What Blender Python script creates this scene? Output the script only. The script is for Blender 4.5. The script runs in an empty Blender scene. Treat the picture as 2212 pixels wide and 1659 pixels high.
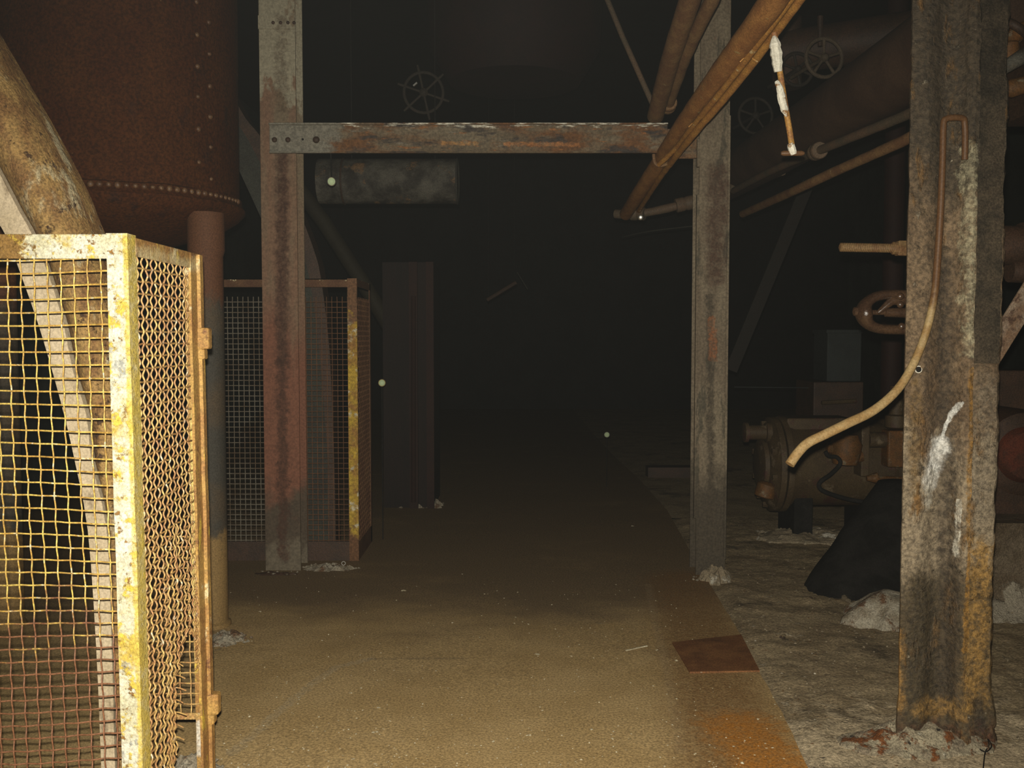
import bpy, math, random
from mathutils import Vector, Matrix, noise as mn

random.seed(7)
scene = bpy.context.scene
C = scene.collection
PI = math.pi

# ------------------------------------------------------------------ camera
F, EYE, PITCH = 2100.0, 1.5, math.radians(2.85)
cam_d = bpy.data.cameras.new('camera')
cam_d.sensor_width = 36.0
cam_d.lens = F / 2212.0 * 36.0
cam_d.clip_start = 0.02
cam = bpy.data.objects.new('camera', cam_d)
cam.location = (0, 0, EYE)
cam.rotation_euler = (PI / 2 - PITCH, 0, 0)
C.objects.link(cam)
scene.camera = cam

# ------------------------------------------------------------------ world: dusty unlit air
world = bpy.data.worlds.new('world')
scene.world = world
world.use_nodes = True
wn = world.node_tree
wn.nodes.clear()
wo = wn.nodes.new('ShaderNodeOutputWorld')
wb = wn.nodes.new('ShaderNodeBackground')
wb.inputs['Color'].default_value = (0.001, 0.001, 0.001, 1)
wn.links.new(wb.outputs[0], wo.inputs['Surface'])
ws = wn.nodes.new('ShaderNodeVolumeScatter')
ws.inputs['Color'].default_value = (0.97, 1.0, 0.98, 1)
ws.inputs['Density'].default_value = 0.00016
wn.links.new(ws.outputs[0], wo.inputs['Volume'])

# ------------------------------------------------------------------ the camera's flash, the only lamp
fl = bpy.data.lights.new('camera_flash', 'SPOT')
fl.energy = 760
fl.color = (1.0, 0.95, 0.82)
fl.shadow_soft_size = 0.012
fl.spot_size = math.radians(104)
fl.spot_blend = 1.0
flo = bpy.data.objects.new('camera_flash', fl)
flo.location = (-0.008, 0.0, EYE + 0.052)
flo.rotation_euler = (PI / 2 - PITCH - math.radians(7), 0, math.radians(2))
C.objects.link(flo)

scene.view_settings.view_transform = 'Standard'
scene.view_settings.look = 'None'
scene.view_settings.exposure = 0.0
scene.view_settings.gamma = 1.0
scene.view_settings.use_curve_mapping = False
scene.cycles.max_bounces = 3
scene.cycles.diffuse_bounces = 1
scene.cycles.glossy_bounces = 2
scene.cycles.volume_bounces = 0
scene.cycles.use_adaptive_sampling = True
scene.cycles.adaptive_threshold = 0.02

# ------------------------------------------------------------------ photo pixel -> place
_c, _s = math.cos(PITCH), math.sin(PITCH)
def ray(px, py):
    u, v = (px - 1106.0) / F, (829.5 - py) / F
    return Vector((u, _c + v * _s, -_s + v * _c))
def at(px, py, Y):
    d = ray(px, py)
    return Vector((0, 0, EYE)) + d * (Y / d.y)
def gnd(px, py, z=0.0):
    d = ray(px, py)
    return Vector((0, 0, EYE)) + d * ((z - EYE) / d.z)

# ------------------------------------------------------------------ materials
def new_mat(name):
    m = bpy.data.materials.new(name)
    m.use_nodes = True
    nt = m.node_tree
    nt.nodes.clear()
    out = nt.nodes.new('ShaderNodeOutputMaterial')
    bs = nt.nodes.new('ShaderNodeBsdfPrincipled')
    nt.links.new(bs.outputs[0], out.inputs['Surface'])
    return m, nt, bs

def N(nt, t, **kw):
    n = nt.nodes.new(t)
    for k, v in kw.items():
        setattr(n, k, v)
    return n

def math_n(nt, op, a, b=None, clamp=False):
    n = N(nt, 'ShaderNodeMath', operation=op, use_clamp=clamp)
    for i, x in enumerate((a, b)):
        if x is None:
            continue
        if isinstance(x, (int, float)):
            n.inputs[i].default_value = x
        else:
            nt.links.new(x, n.inputs[i])
    return n.outputs[0]

def vmath(nt, op, a, b=None, scale=None):
    n = N(nt, 'ShaderNodeVectorMath', operation=op)
    for i, x in enumerate((a, b)):
        if x is None:
            continue
        if isinstance(x, (tuple, list, Vector)):
            n.inputs[i].default_value = tuple(x)
        else:
            nt.links.new(x, n.inputs[i])
    if scale is not None:
        if isinstance(scale, (int, float)):
            n.inputs['Scale'].default_value = scale
        else:
            nt.links.new(scale, n.inputs['Scale'])
    return n.outputs['Value'] if op in ('DOT_PRODUCT', 'LENGTH', 'DISTANCE') else n.outputs[0]

def maprange(nt, val, a, b, c=0.0, d=1.0):
    n = N(nt, 'ShaderNodeMapRange', clamp=True)
    n.interpolation_type = 'SMOOTHSTEP'
    nt.links.new(val, n.inputs['Value'])
    n.inputs['From Min'].default_value = a
    n.inputs['From Max'].default_value = b
    n.inputs['To Min'].default_value = c
    n.inputs['To Max'].default_value = d
    return n.outputs[0]

def noise_n(nt, vec, scale, detail=4.0, rough=0.6, stretch=(1, 1, 1), off=(0, 0, 0)):
    mp = N(nt, 'ShaderNodeMapping')
    mp.inputs['Scale'].default_value = stretch
    mp.inputs['Location'].default_value = off
    nt.links.new(vec, mp.inputs['Vector'])
    n = N(nt, 'ShaderNodeTexNoise')
    n.inputs['Scale'].default_value = scale
    n.inputs['Detail'].default_value = detail
    n.inputs['Roughness'].default_value = rough
    nt.links.new(mp.outputs[0], n.inputs['Vector'])
    return n.outputs[0]

def mixc(nt, fac, a, b):
    n = N(nt, 'ShaderNodeMix', data_type='RGBA')
    nt.links.new(fac, n.inputs['Factor'])
    for nm, x in ((6, a), (7, b)):
        if isinstance(x, tuple):
            n.inputs[nm].default_value = (*x, 1)
        else:
            nt.links.new(x, n.inputs[nm])
    return n.outputs[2]

SEED = [0]
ST = (1, 1, 1)
def M(name, c1, c2, scale=6.0, stretch=(1, 1, 1), rough=0.75, bump=0.4, bscale=60.0, patches=(), lines=(), metal=0.0,
      grain=0.35, gscale=140.0, dist=0.004, spec=0.3, bst=None):
    """layered worn surface. patches: (color, scale, threshold, softness, stretch, region); region=(axis, from, to) fades the patch in."""
    SEED[0] += 3.7
    sd = SEED[0]
    m, nt, bs = new_mat(name)
    pos = N(nt, 'ShaderNodeNewGeometry').outputs['Position']
    sep = N(nt, 'ShaderNodeSeparateXYZ')
    nt.links.new(pos, sep.inputs[0])
    n1 = noise_n(nt, pos, scale, 5, 0.65, stretch, (sd, 0, 0))
    col = mixc(nt, maprange(nt, n1, 0.36, 0.64), c1, c2)
    height = math_n(nt, 'MULTIPLY', noise_n(nt, pos, bscale, 6, 0.7, bst or stretch, (0, sd, 0)), 1.0)
    for p in patches:
        colr, sc, th, so, st = p[:5]
        reg = p[5] if len(p) > 5 else None
        sd += 5.1
        nn = noise_n(nt, pos, sc, 6, 0.65, st, (sd, sd, 0))
        if reg is not None:
            ax, a, b = reg
            r = maprange(nt, sep.outputs['XYZ'.index(ax)], a, b, -0.35, 0.35)
            nn = math_n(nt, 'ADD', nn, r)
        mk = maprange(nt, nn, th - so, th + so)
        col = mixc(nt, mk, col, colr)
        height = math_n(nt, 'ADD', height, math_n(nt, 'MULTIPLY', mk, 0.35))
    for (pts, w, colr, wob, strength) in lines:
        nz = noise_n(nt, pos, 18, 5, 0.7)
        nz = math_n(nt, 'MULTIPLY', math_n(nt, 'SUBTRACT', nz, 0.5), wob * 2)
        tot = None
        flat = max(Vector(q).z for q in pts) > 0.06          # upright surfaces: ignore depth
        fm = Vector((1, 0, 1)) if flat else Vector((1, 1, 1))
        posf = vmath(nt, 'MULTIPLY', pos, tuple(fm))
        for a, b in zip(pts[:-1], pts[1:]):
            a, b = Vector(a) * fm, Vector(b) * fm
            ba = b - a
            pa = vmath(nt, 'SUBTRACT', posf, a)
            h = math_n(nt, 'DIVIDE', vmath(nt, 'DOT_PRODUCT', pa, ba), ba.dot(ba), clamp=True)
            sc_ = vmath(nt, 'SCALE', tuple(ba), scale=h)
            d = vmath(nt, 'LENGTH', vmath(nt, 'SUBTRACT', pa, sc_))
            tot = d if tot is None else math_n(nt, 'MINIMUM', tot, d)
        d = math_n(nt, 'ADD', tot, nz)
        mk = maprange(nt, d, w * 1.1, w * (0.6 if w < 0.03 else 0.3), 0, strength)
        mot = maprange(nt, noise_n(nt, pos, 34, 5, 0.75, ST, (3, sd, 1)), 0.38, 0.60, 0.6 if strength >= 0.9 else 0.25, 1.0)
        mk = math_n(nt, 'MULTIPLY', mk, mot)
        col = mixc(nt, mk, col, colr)
    g = noise_n(nt, pos, gscale, 3, 0.7, (1, 1, 1), (sd, 2, 9))
    g = maprange(nt, g, 0.3, 0.7, 1 - grain, 1 + grain * 0.9)
    gm = N(nt, 'ShaderNodeMix', data_type='RGBA', blend_type='MULTIPLY')
    gm.inputs['Factor'].default_value = 1
    nt.links.new(col, gm.inputs[6])
    nt.links.new(g, gm.inputs[7])
    nt.links.new(gm.outputs[2], bs.inputs['Base Color'])
    bs.inputs['Roughness'].default_value = rough
    bs.inputs['Metallic'].default_value = metal
    bs.inputs['Specular IOR Level'].default_value = spec
    if bump > 0:
        b = N(nt, 'ShaderNodeBump')
        b.inputs['Strength'].default_value = bump
        b.inputs['Distance'].default_value = dist
        nt.links.new(height, b.inputs['Height'])
        nt.links.new(b.outputs[0], bs.inputs['Normal'])
    return m

# ------------------------------------------------------------------ mesh builder
def frame_of(d):
    d = d.normalized()
    up = Vector((0, 0, 1)) if abs(d.z) < 0.9 else Vector((0, 1, 0))
    a = d.cross(up).normalized()
    return a, a.cross(d).normalized()

class MB:
    def __init__(s):
        s.v, s.f = [], []
    def add(s, vs, fs):
        o = len(s.v)
        s.v += [Vector(p) for p in vs]
        s.f += [tuple(i + o for i in f) for f in fs]
        return s
    def box(s, lo, hi):
        x0, y0, z0 = lo
        x1, y1, z1 = hi
        return s.add([(x0, y0, z0), (x1, y0, z0), (x1, y1, z0), (x0, y1, z0), (x0, y0, z1), (x1, y0, z1), (x1, y1, z1), (x0, y1, z1)],
                     [(0, 3, 2, 1), (4, 5, 6, 7), (0, 1, 5, 4), (1, 2, 6, 5), (2, 3, 7, 6), (3, 0, 4, 7)])
    def bar(s, a, b, w, h, up=None):
        a, b = Vector(a), Vector(b)
        d = (b - a).normalized()
        if up is None:
            p, q = frame_of(d)
        else:
            q = Vector(up)
            p = d.cross(q).normalized()
            q = p.cross(d).normalized()
        vs = []
        for e in (a, b):
            for i, j in ((-1, -1), (1, -1), (1, 1), (-1, 1)):
                vs.append(e + p * (w / 2 * i) + q * (h / 2 * j))
        return s.add(vs, [(0, 1, 2, 3), (7, 6, 5, 4), (0, 4, 5, 1), (1, 5, 6, 2), (2, 6, 7, 3), (3, 7, 4, 0)])
    def tube(s, pts, r, seg=8, caps=True):
        pts = [Vector(p) for p in pts]
        n = len(pts)
        rs = r if isinstance(r, (list, tuple)) else [r] * n
        vs = []
        pa = None
        for i, p in enumerate(pts):
            d = (pts[min(i + 1, n - 1)] - pts[max(i - 1, 0)])
            if d.length < 1e-9:
                d = Vector((0, 0, 1))
            d.normalize()
            if pa is None:
                pa, _ = frame_of(d)
            else:
                pa = pa - d * pa.dot(d)
                if pa.length < 1e-6:
                    pa, _ = frame_of(d)
                pa.normalize()
            pb = d.cross(pa)
            for k in range(seg):
                t = 2 * PI * k / seg
                vs.append(p + (pa * math.cos(t) + pb * math.sin(t)) * rs[i])
        fs = []
        for i in range(n - 1):
            for k in range(seg):
                k2 = (k + 1) % seg
                fs.append((i * seg + k, i * seg + k2, (i + 1) * seg + k2, (i + 1) * seg + k))
        if caps:
            fs.append(tuple(range(seg))[::-1])
            fs.append(tuple((n - 1) * seg + k for k in range(seg)))
        return s.add(vs, fs)
    def lathe(s, prof, o, axis, seg=32):
        """prof: (radius, distance along axis)"""
        o, axis = Vector(o), Vector(axis).normalized()
        a, b = frame_of(axis)
        vs, fs = [], []
        for r, h in prof:
            for k in range(seg):
                t = 2 * PI * k / seg
                vs.append(o + axis * h + (a * math.cos(t) + b * math.sin(t)) * max(r, 1e-4))
        for i in range(len(prof) - 1):
            for k in range(seg):
                k2 = (k + 1) % seg
                fs.append((i * seg + k, i * seg + k2, (i + 1) * seg + k2, (i + 1) * seg + k))
        fs.append(tuple(range(seg))[::-1])
        fs.append(tuple((len(prof) - 1) * seg + k for k in range(seg)))
        return s.add(vs, fs)
    def torus(s, o, axis, R, r, seg=36, rs=8):
        o, axis = Vector(o), Vector(axis).normalized()
        a, b = frame_of(axis)
        vs, fs = [], []
        for i in range(seg):
            t = 2 * PI * i / seg
            e = a * math.cos(t) + b * math.sin(t)
            for k in range(rs):
                u = 2 * PI * k / rs
                vs.append(o + e * (R + r * math.cos(u)) + axis * (r * math.sin(u)))
        for i in range(seg):
            for k in range(rs):
                fs.append((i * rs + k, i * rs + (k + 1) % rs, ((i + 1) % seg) * rs + (k + 1) % rs, ((i + 1) % seg) * rs + k))
        return s.add(vs, fs)
    def prism(s, poly, z0, z1, rows=1, fn=None):
        """outline in x,y extruded up; fn moves each point"""
        n = len(poly)
        vs, fs = [], []
        for j in range(rows + 1):
            z = z0 + (z1 - z0) * j / rows
            for (x, y) in poly:
                p = Vector((x, y, z))
                vs.append(fn(p) if fn else p)
        for j in range(rows):
            for k in range(n):
                k2 = (k + 1) % n
                fs.append((j * n + k, j * n + k2, (j + 1) * n + k2, (j + 1) * n + k))
        fs.append(tuple(range(n))[::-1])
        fs.append(tuple(rows * n + k for k in range(n)))
        return s.add(vs, fs)
    def strip(s, Lp, Rp, depth):
        n = len(Lp)
        D = Vector((0, depth, 0))
        vs = []
        for l, r in zip(Lp, Rp):
            vs += [Vector(l), Vector(r), Vector(r) + D, Vector(l) + D]
        fs = [(0, 1, 2, 3), tuple(4 * (n - 1) + k for k in (3, 2, 1, 0))]
        for i in range(n - 1):
            for k in range(4):
                k2 = (k + 1) % 4
                fs.append((4 * i + k, 4 * (i + 1) + k, 4 * (i + 1) + k2, 4 * i + k2))
        return s.add(vs, fs)
    def lump(s, o, rx, ry, h, rough=0.25, sc=6.0, rings=10, seg=28, base=-0.03, edge=0.25):
        o = Vector(o)
        vs, fs = [], []
        for i in range(rings + 1):
            t = i / rings
            for k in range(seg):
                a = 2 * PI * k / seg
                q = Vector((math.cos(a) * 2 + o.x * 3, math.sin(a) * 2 + o.y * 3, 0))
                e = 1 + edge * mn.noise(q * 1.3)
                x, y = math.cos(a) * rx * t * e, math.sin(a) * ry * t * e
                w = Vector((o.x + x, o.y + y, 0.37))
                z = h * (1 - t * t) ** 0.8 * (1 + rough * 1.2 * mn.fractal(w * sc * 2, 1.0, 2.0, 3)) if t < 1 else base
                vs.append((o.x + x, o.y + y, o.z + z))
        for i in range(rings):
            for k in range(seg):
                k2 = (k + 1) % seg
                fs.append((i * seg + k, (i + 1) * seg + k, (i + 1) * seg + k2, i * seg + k2))
        return s.add(vs, fs)
    def rock(s, o, r, flat=0.6):
        o = Vector(o)
        vs = []
        ang = random.random() * 6
        ca, sa = math.cos(ang), math.sin(ang)
        ex = random.uniform(0.7, 1.6)
        dirs = [(0, 0, 1), (0, 0, -1), (1, 0, 0), (-1, 0, 0), (0, 1, 0), (0, -1, 0)]
        for d in dirs:
            q = Vector(d) * r * random.uniform(0.6, 1.2)
            q.x *= ex
            q.z *= flat
            vs.append(o + Vector((q.x * ca - q.y * sa, q.x * sa + q.y * ca, q.z)))
        return s.add(vs, [(0, 2, 4), (0, 4, 3), (0, 3, 5), (0, 5, 2), (1, 4, 2), (1, 3, 4), (1, 5, 3), (1, 2, 5)])
    def build(s, name, mat, parent=None, smooth=False, bevel=0.0, origin=None):
        if origin is None:
            origin = Vector(parent['_o']) if parent is not None and '_o' in parent else Vector((0, 0, 0))
        me = bpy.data.meshes.new(name)
        me.from_pydata([v - origin for v in s.v], [], s.f)
        me.update()
        me.materials.append(mat)
        if smooth:
            for p in me.polygons:
                p.use_smooth = True
        o = bpy.data.objects.new(name, me)
        C.objects.link(o)
        if parent is not None:
            o.parent = parent
            o['_o'] = list(origin)
        else:
            o.location = origin
        if bevel:
            b = o.modifiers.new('bevel', 'BEVEL')
            b.width = bevel
            b.segments = 2
            b.limit_method = 'ANGLE'
        if smooth:
            try:
                me.set_sharp_from_angle(angle=math.radians(40))
            except Exception:
                pass
        return o

def thing(name, label, cat, loc, group=None):
    o = bpy.data.objects.new(name, None)
    o.empty_display_size = 0.1
    o.location = loc
    o['_o'] = list(loc)
    o['label'] = label
    o['category'] = cat
    if group:
        o['group'] = group
    C.objects.link(o)
    return o

def single(name, mb, mat, label, cat, group=None, smooth=False, bevel=0.0, kind=None):
    xs = [v.x for v in mb.v]; ys = [v.y for v in mb.v]; zs = [v.z for v in mb.v]
    org = Vector(((min(xs) + max(xs)) / 2, (min(ys) + max(ys)) / 2, min(zs)))
    o = mb.build(name, mat, None, smooth, bevel, org)
    o['label'] = label
    o['category'] = cat
    if group:
        o['group'] = group
    if kind:
        o['kind'] = kind
    return o

def struct(name, mb, mat, smooth=False):
    o = mb.build(name, mat, None, smooth)
    o['kind'] = 'structure'
    return o

def smooth_path(pts, n=8):
    pts = [Vector(p) for p in pts]
    out = []
    for i in range(len(pts) - 1):
        p0, p1, p2, p3 = pts[max(i - 1, 0)], pts[i], pts[i + 1], pts[min(i + 2, len(pts) - 1)]
        for k in range(n):
            t = k / n
            out.append(0.5 * ((2 * p1) + (p2 - p0) * t + (2 * p0 - 5 * p1 + 4 * p2 - p3) * t * t + (3 * p1 - p0 - 3 * p2 + p3) * t ** 3))
    out.append(pts[-1])
    return out

def fbm(p, sc, oct_=4):
    return mn.fractal(Vector(p) * sc, 0.9, 2.0, oct_)

# ------------------------------------------------------------------ palette
ST = (1, 1, 1)
RUST_D = (0.055, 0.022, 0.012)
m_concrete_floor = M('rough_concrete_floor', (0.28, 0.205, 0.115), (0.41, 0.31, 0.18), 3.0, bump=0.9, bscale=28, dist=0.012, grain=0.45, gscale=90, rough=0.8,
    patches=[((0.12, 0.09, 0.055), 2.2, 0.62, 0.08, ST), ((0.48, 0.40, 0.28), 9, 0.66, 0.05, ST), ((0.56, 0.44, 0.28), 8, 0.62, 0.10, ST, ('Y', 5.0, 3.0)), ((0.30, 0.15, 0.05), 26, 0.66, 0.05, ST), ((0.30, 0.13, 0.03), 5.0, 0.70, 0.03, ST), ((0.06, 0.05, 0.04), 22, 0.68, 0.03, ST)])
seamA = [gnd(1400, 1262), gnd(1418, 1350), gnd(1440, 1440), gnd(1458, 1540), gnd(1472, 1625)]
seamB = [gnd(500, 1625), gnd(600, 1540), gnd(672, 1480), gnd(730, 1440), gnd(800, 1424)]
seamC = [gnd(800, 1424), gnd(1000, 1424)]
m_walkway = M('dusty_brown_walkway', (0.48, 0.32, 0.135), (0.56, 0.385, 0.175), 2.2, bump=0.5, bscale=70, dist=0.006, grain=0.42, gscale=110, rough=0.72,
    patches=[((0.23, 0.155, 0.078), 0.9, 0.58, 0.24, (1, 1.6, 1), ('Y', 3.3, 6.4)), ((0.42, 0.36, 0.24), 7.0, 0.72, 0.05, ST)],  # first patch darkens with distance: flash falloff painted into the colour
    lines=[(seamA, 0.030, (0.52, 0.40, 0.24), 0.022, 0.35), (seamB, 0.026, (0.48, 0.40, 0.27), 0.024, 0.4), (seamC, 0.015, (0.22, 0.16, 0.09), 0.012, 0.5),
           ([gnd(1470, 1250), gnd(1530, 1430), gnd(1600, 1690)], 0.28, (0.26, 0.14, 0.05), 0.12, 0.9),
           ([gnd(1600, 1570), gnd(1690, 1680)], 0.20, (0.50, 0.20, 0.03), 0.14, 0.95)])
m_plate = M('rust_plate', (0.17, 0.068, 0.024), (0.23, 0.10, 0.035), 9, bump=0.4, grain=0.35, rough=0.7,
    patches=[((0.11, 0.045, 0.018), 3.0, 0.58, 0.12, ST)])
m_wall = M('sooty_wall', (0.05, 0.055, 0.045), (0.10, 0.11, 0.09), 1.5, bump=0.5, bscale=12)
m_ceiling = M('black_ceiling', (0.01, 0.009, 0.008), (0.02, 0.018, 0.016), 2)

m_cage_frame = M('chipped_yellow_frame', (0.50, 0.46, 0.30), (0.62, 0.59, 0.47), 9, bump=0.8, bscale=55, dist=0.006, grain=0.30, gscale=160, rough=0.6,
    patches=[((0.50, 0.36, 0.07), 8, 0.60, 0.07, ST), ((0.33, 0.33, 0.29), 6.5, 0.62, 0.03, ST), ((0.58, 0.42, 0.06), 28, 0.58, 0.05, ST), ((0.26, 0.13, 0.03), 40, 0.62, 0.03, ST), ((0.50, 0.34, 0.05), 6, 0.60, 0.08, ST, ('X', -1.14, -1.30)), ((0.22, 0.12, 0.03), 30, 0.66, 0.04, ST, ('X', -1.10, -1.30))],
    lines=[([(-0.977, 2.478, 1.75), (-0.9585, 2.478, 0.0)], 0.012, (0.56, 0.42, 0.08), 0.012, 0.95)])
m_cage_side = M('rusty_ochre_frame', (0.42, 0.25, 0.07), (0.30, 0.15, 0.045), 9, bump=0.5, bscale=50, grain=0.35, rough=0.65,
    patches=[((0.62, 0.52, 0.30), 8, 0.64, 0.03, ST), ((0.60, 0.42, 0.06), 20, 0.62, 0.05, (1, 1, 0.3)), ((0.17, 0.075, 0.03), 14, 0.63, 0.05, ST)],
    lines=[([at(424, 1580, 3.0), at(426, 1630, 3.0)], 0.022, (0.62, 0.58, 0.50), 0.02, 0.95), ([at(330, 560, 2.7), at(350, 575, 2.8)], 0.035, (0.60, 0.50, 0.28), 0.03, 0.95), ([at(400, 560, 2.95), at(402, 1500, 2.98)], 0.010, (0.62, 0.48, 0.16), 0.012, 0.9)])
m_wire = M('yellow_wire', (0.58, 0.42, 0.10), (0.42, 0.24, 0.05), 30, bump=0.4, bscale=200, dist=0.001, grain=0.4, rough=0.55,
    patches=[((0.66, 0.58, 0.38), 45, 0.62, 0.05, ST), ((0.20, 0.085, 0.04), 16, 0.52, 0.10, ST, ('Z', 1.25, 0.35))])
m_wire_side = M('rusty_wire', (0.50, 0.33, 0.11), (0.36, 0.18, 0.07), 26, bump=0.4, bscale=200, dist=0.001, grain=0.4, rough=0.6,
    patches=[((0.62, 0.52, 0.36), 30, 0.64, 0.06, ST)])
m_duct_rust = M('scaly_brown_steel', (0.27, 0.165, 0.055), (0.15, 0.075, 0.025), 14, stretch=(1, 1, 0.45), bump=1.0, bscale=55, dist=0.008, grain=0.45, rough=0.7,
    patches=[((0.36, 0.30, 0.18), 9, 0.60, 0.06, (1, 1, 0.5)), ((0.06, 0.03, 0.015), 26, 0.63, 0.04, ST)])
m_duct_edge = M('pale_worn_edge', (0.46, 0.37, 0.25), (0.38, 0.30, 0.19), 8, bump=0.4, grain=0.22, rough=0.7,
    patches=[((0.25, 0.19, 0.12), 10, 0.62, 0.05, (1, 1, 0.4))])

m_tank = M('dark_rust_tank', (0.050, 0.0135, 0.0035), (0.064, 0.020, 0.005), 5, stretch=(1, 1, 0.5), bump=0.8, bscale=55, dist=0.006, grain=0.45, gscale=70, rough=0.8, spec=0.12,
    patches=[((0.028, 0.012, 0.008), 5.5, 0.62, 0.08, (1, 1, 0.5)), ((0.14, 0.075, 0.03), 40, 0.70, 0.03, ST)])
m_rivet = M('rivet_rust', (0.15, 0.08, 0.035), (0.10, 0.045, 0.02), 20, rough=0.5, grain=0.4, spec=0.5)
m_leg = M('sooty_leg', (0.055, 0.05, 0.04), (0.085, 0.06, 0.035), 3, bump=0.5, grain=0.3,
    patches=[((0.11, 0.045, 0.02), 4, 0.52, 0.08, (1, 1, 0.5), ('Z', 1.3, 2.0)), ((0.24, 0.15, 0.055), 6, 0.56, 0.08, ST, ('Z', 0.85, 0.2)), ((0.26, 0.2, 0.13), 7, 0.70, 0.03, ST)])
m_post_l = M('painted_post_left', (0.22, 0.125, 0.075), (0.20, 0.155, 0.095), 3.0, stretch=(2, 1, 0.3), bump=0.6, bscale=40, grain=0.25, gscale=70, rough=0.7,
    patches=[((0.21, 0.085, 0.048), 2.6, 0.52, 0.18, (2.4, 1, 0.35), ('Z', 2.3, 0.9)), ((0.10, 0.05, 0.025), 3, 0.60, 0.04, (1, 1, 0.4), ('Z', 0.9, 0.0)), ((0.34, 0.30, 0.21), 7, 0.72, 0.04, (1, 1, 0.5), ('Z', 2.0, 3.3)), ((0.085, 0.06, 0.038), 3.0, 0.62, 0.12, ST, ('Z', 1.05, 0.25)), ((0.15, 0.12, 0.08), 2.5, 0.70, 0.06, ST, ('Z', 0.5, 0.0))],
    lines=[([at(606, 40, 6.12), at(606, 230, 6.12)], 0.05, (0.09, 0.055, 0.03), 0.10, 0.6), ([at(607, 335, 6.12), at(607, 780, 6.12)], 0.055, (0.06, 0.024, 0.013), 0.05, 0.95),
           ([at(607, 780, 6.12), at(609, 1205, 6.12)], 0.048, (0.065, 0.027, 0.015), 0.07, 0.9)])
m_beam = M('painted_beam', (0.19, 0.15, 0.095), (0.14, 0.10, 0.058), 4, stretch=(0.4, 1, 2), bump=0.7, bscale=40, grain=0.35, gscale=60, rough=0.65,
    patches=[((0.16, 0.068, 0.022), 4.5, 0.50, 0.09, (0.6, 1, 1.8)), ((0.66, 0.62, 0.50), 15, 0.83, 0.03, (0.35, 1, 2), ('Z', 2.66, 2.815)), ((0.25, 0.22, 0.17), 9, 0.64, 0.04, (0.4, 1, 2)), ((0.055, 0.042, 0.034), 9, 0.58, 0.06, (0.5, 1, 1.5)), ((0.34, 0.14, 0.045), 18, 0.64, 0.05, (0.4, 1, 1.6)), ((0.22, 0.20, 0.155), 5, 0.60, 0.08, (0.6, 1, 1.6), ('X', -0.7, -1.4))],
    lines=[([at(955, 307, 6.03), at(1030, 308, 6.03)], 0.014, (0.55, 0.26, 0.07), 0.02, 0.6), ([at(1090, 309, 6.03), at(1250, 310, 6.03)], 0.014, (0.50, 0.2, 0.06), 0.03, 0.6)])
m_post_r = M('painted_post_right', (0.22, 0.175, 0.115), (0.16, 0.12, 0.078), 4, stretch=(1.5, 1, 0.4), bump=0.6, bscale=40, grain=0.3, gscale=70, rough=0.7,
    lines=[([at(1552, 375, 6.04), at(1546, 600, 6.04)], 0.085, (0.075, 0.038, 0.022), 0.07, 0.92), ([at(1534, 640, 6.04), at(1536, 1120, 6.04)], 0.030, (0.06, 0.045, 0.028), 0.05, 0.92), ([at(1538, 690, 6.04), at(1541, 775, 6.04)], 0.028, (0.34, 0.12, 0.04), 0.04, 0.7)],
    patches=[((0.26, 0.10, 0.04), 7, 0.72, 0.05, (1, 1, 0.5)), ((0.09, 0.075, 0.05), 9, 0.60, 0.05, (1.6, 1, 0.35)), ((0.30, 0.26, 0.19), 12, 0.72, 0.03, ST), ((0.065, 0.05, 0.032), 3.0, 0.60, 0.14, ST, ('Z', 1.15, 0.3))])
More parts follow.
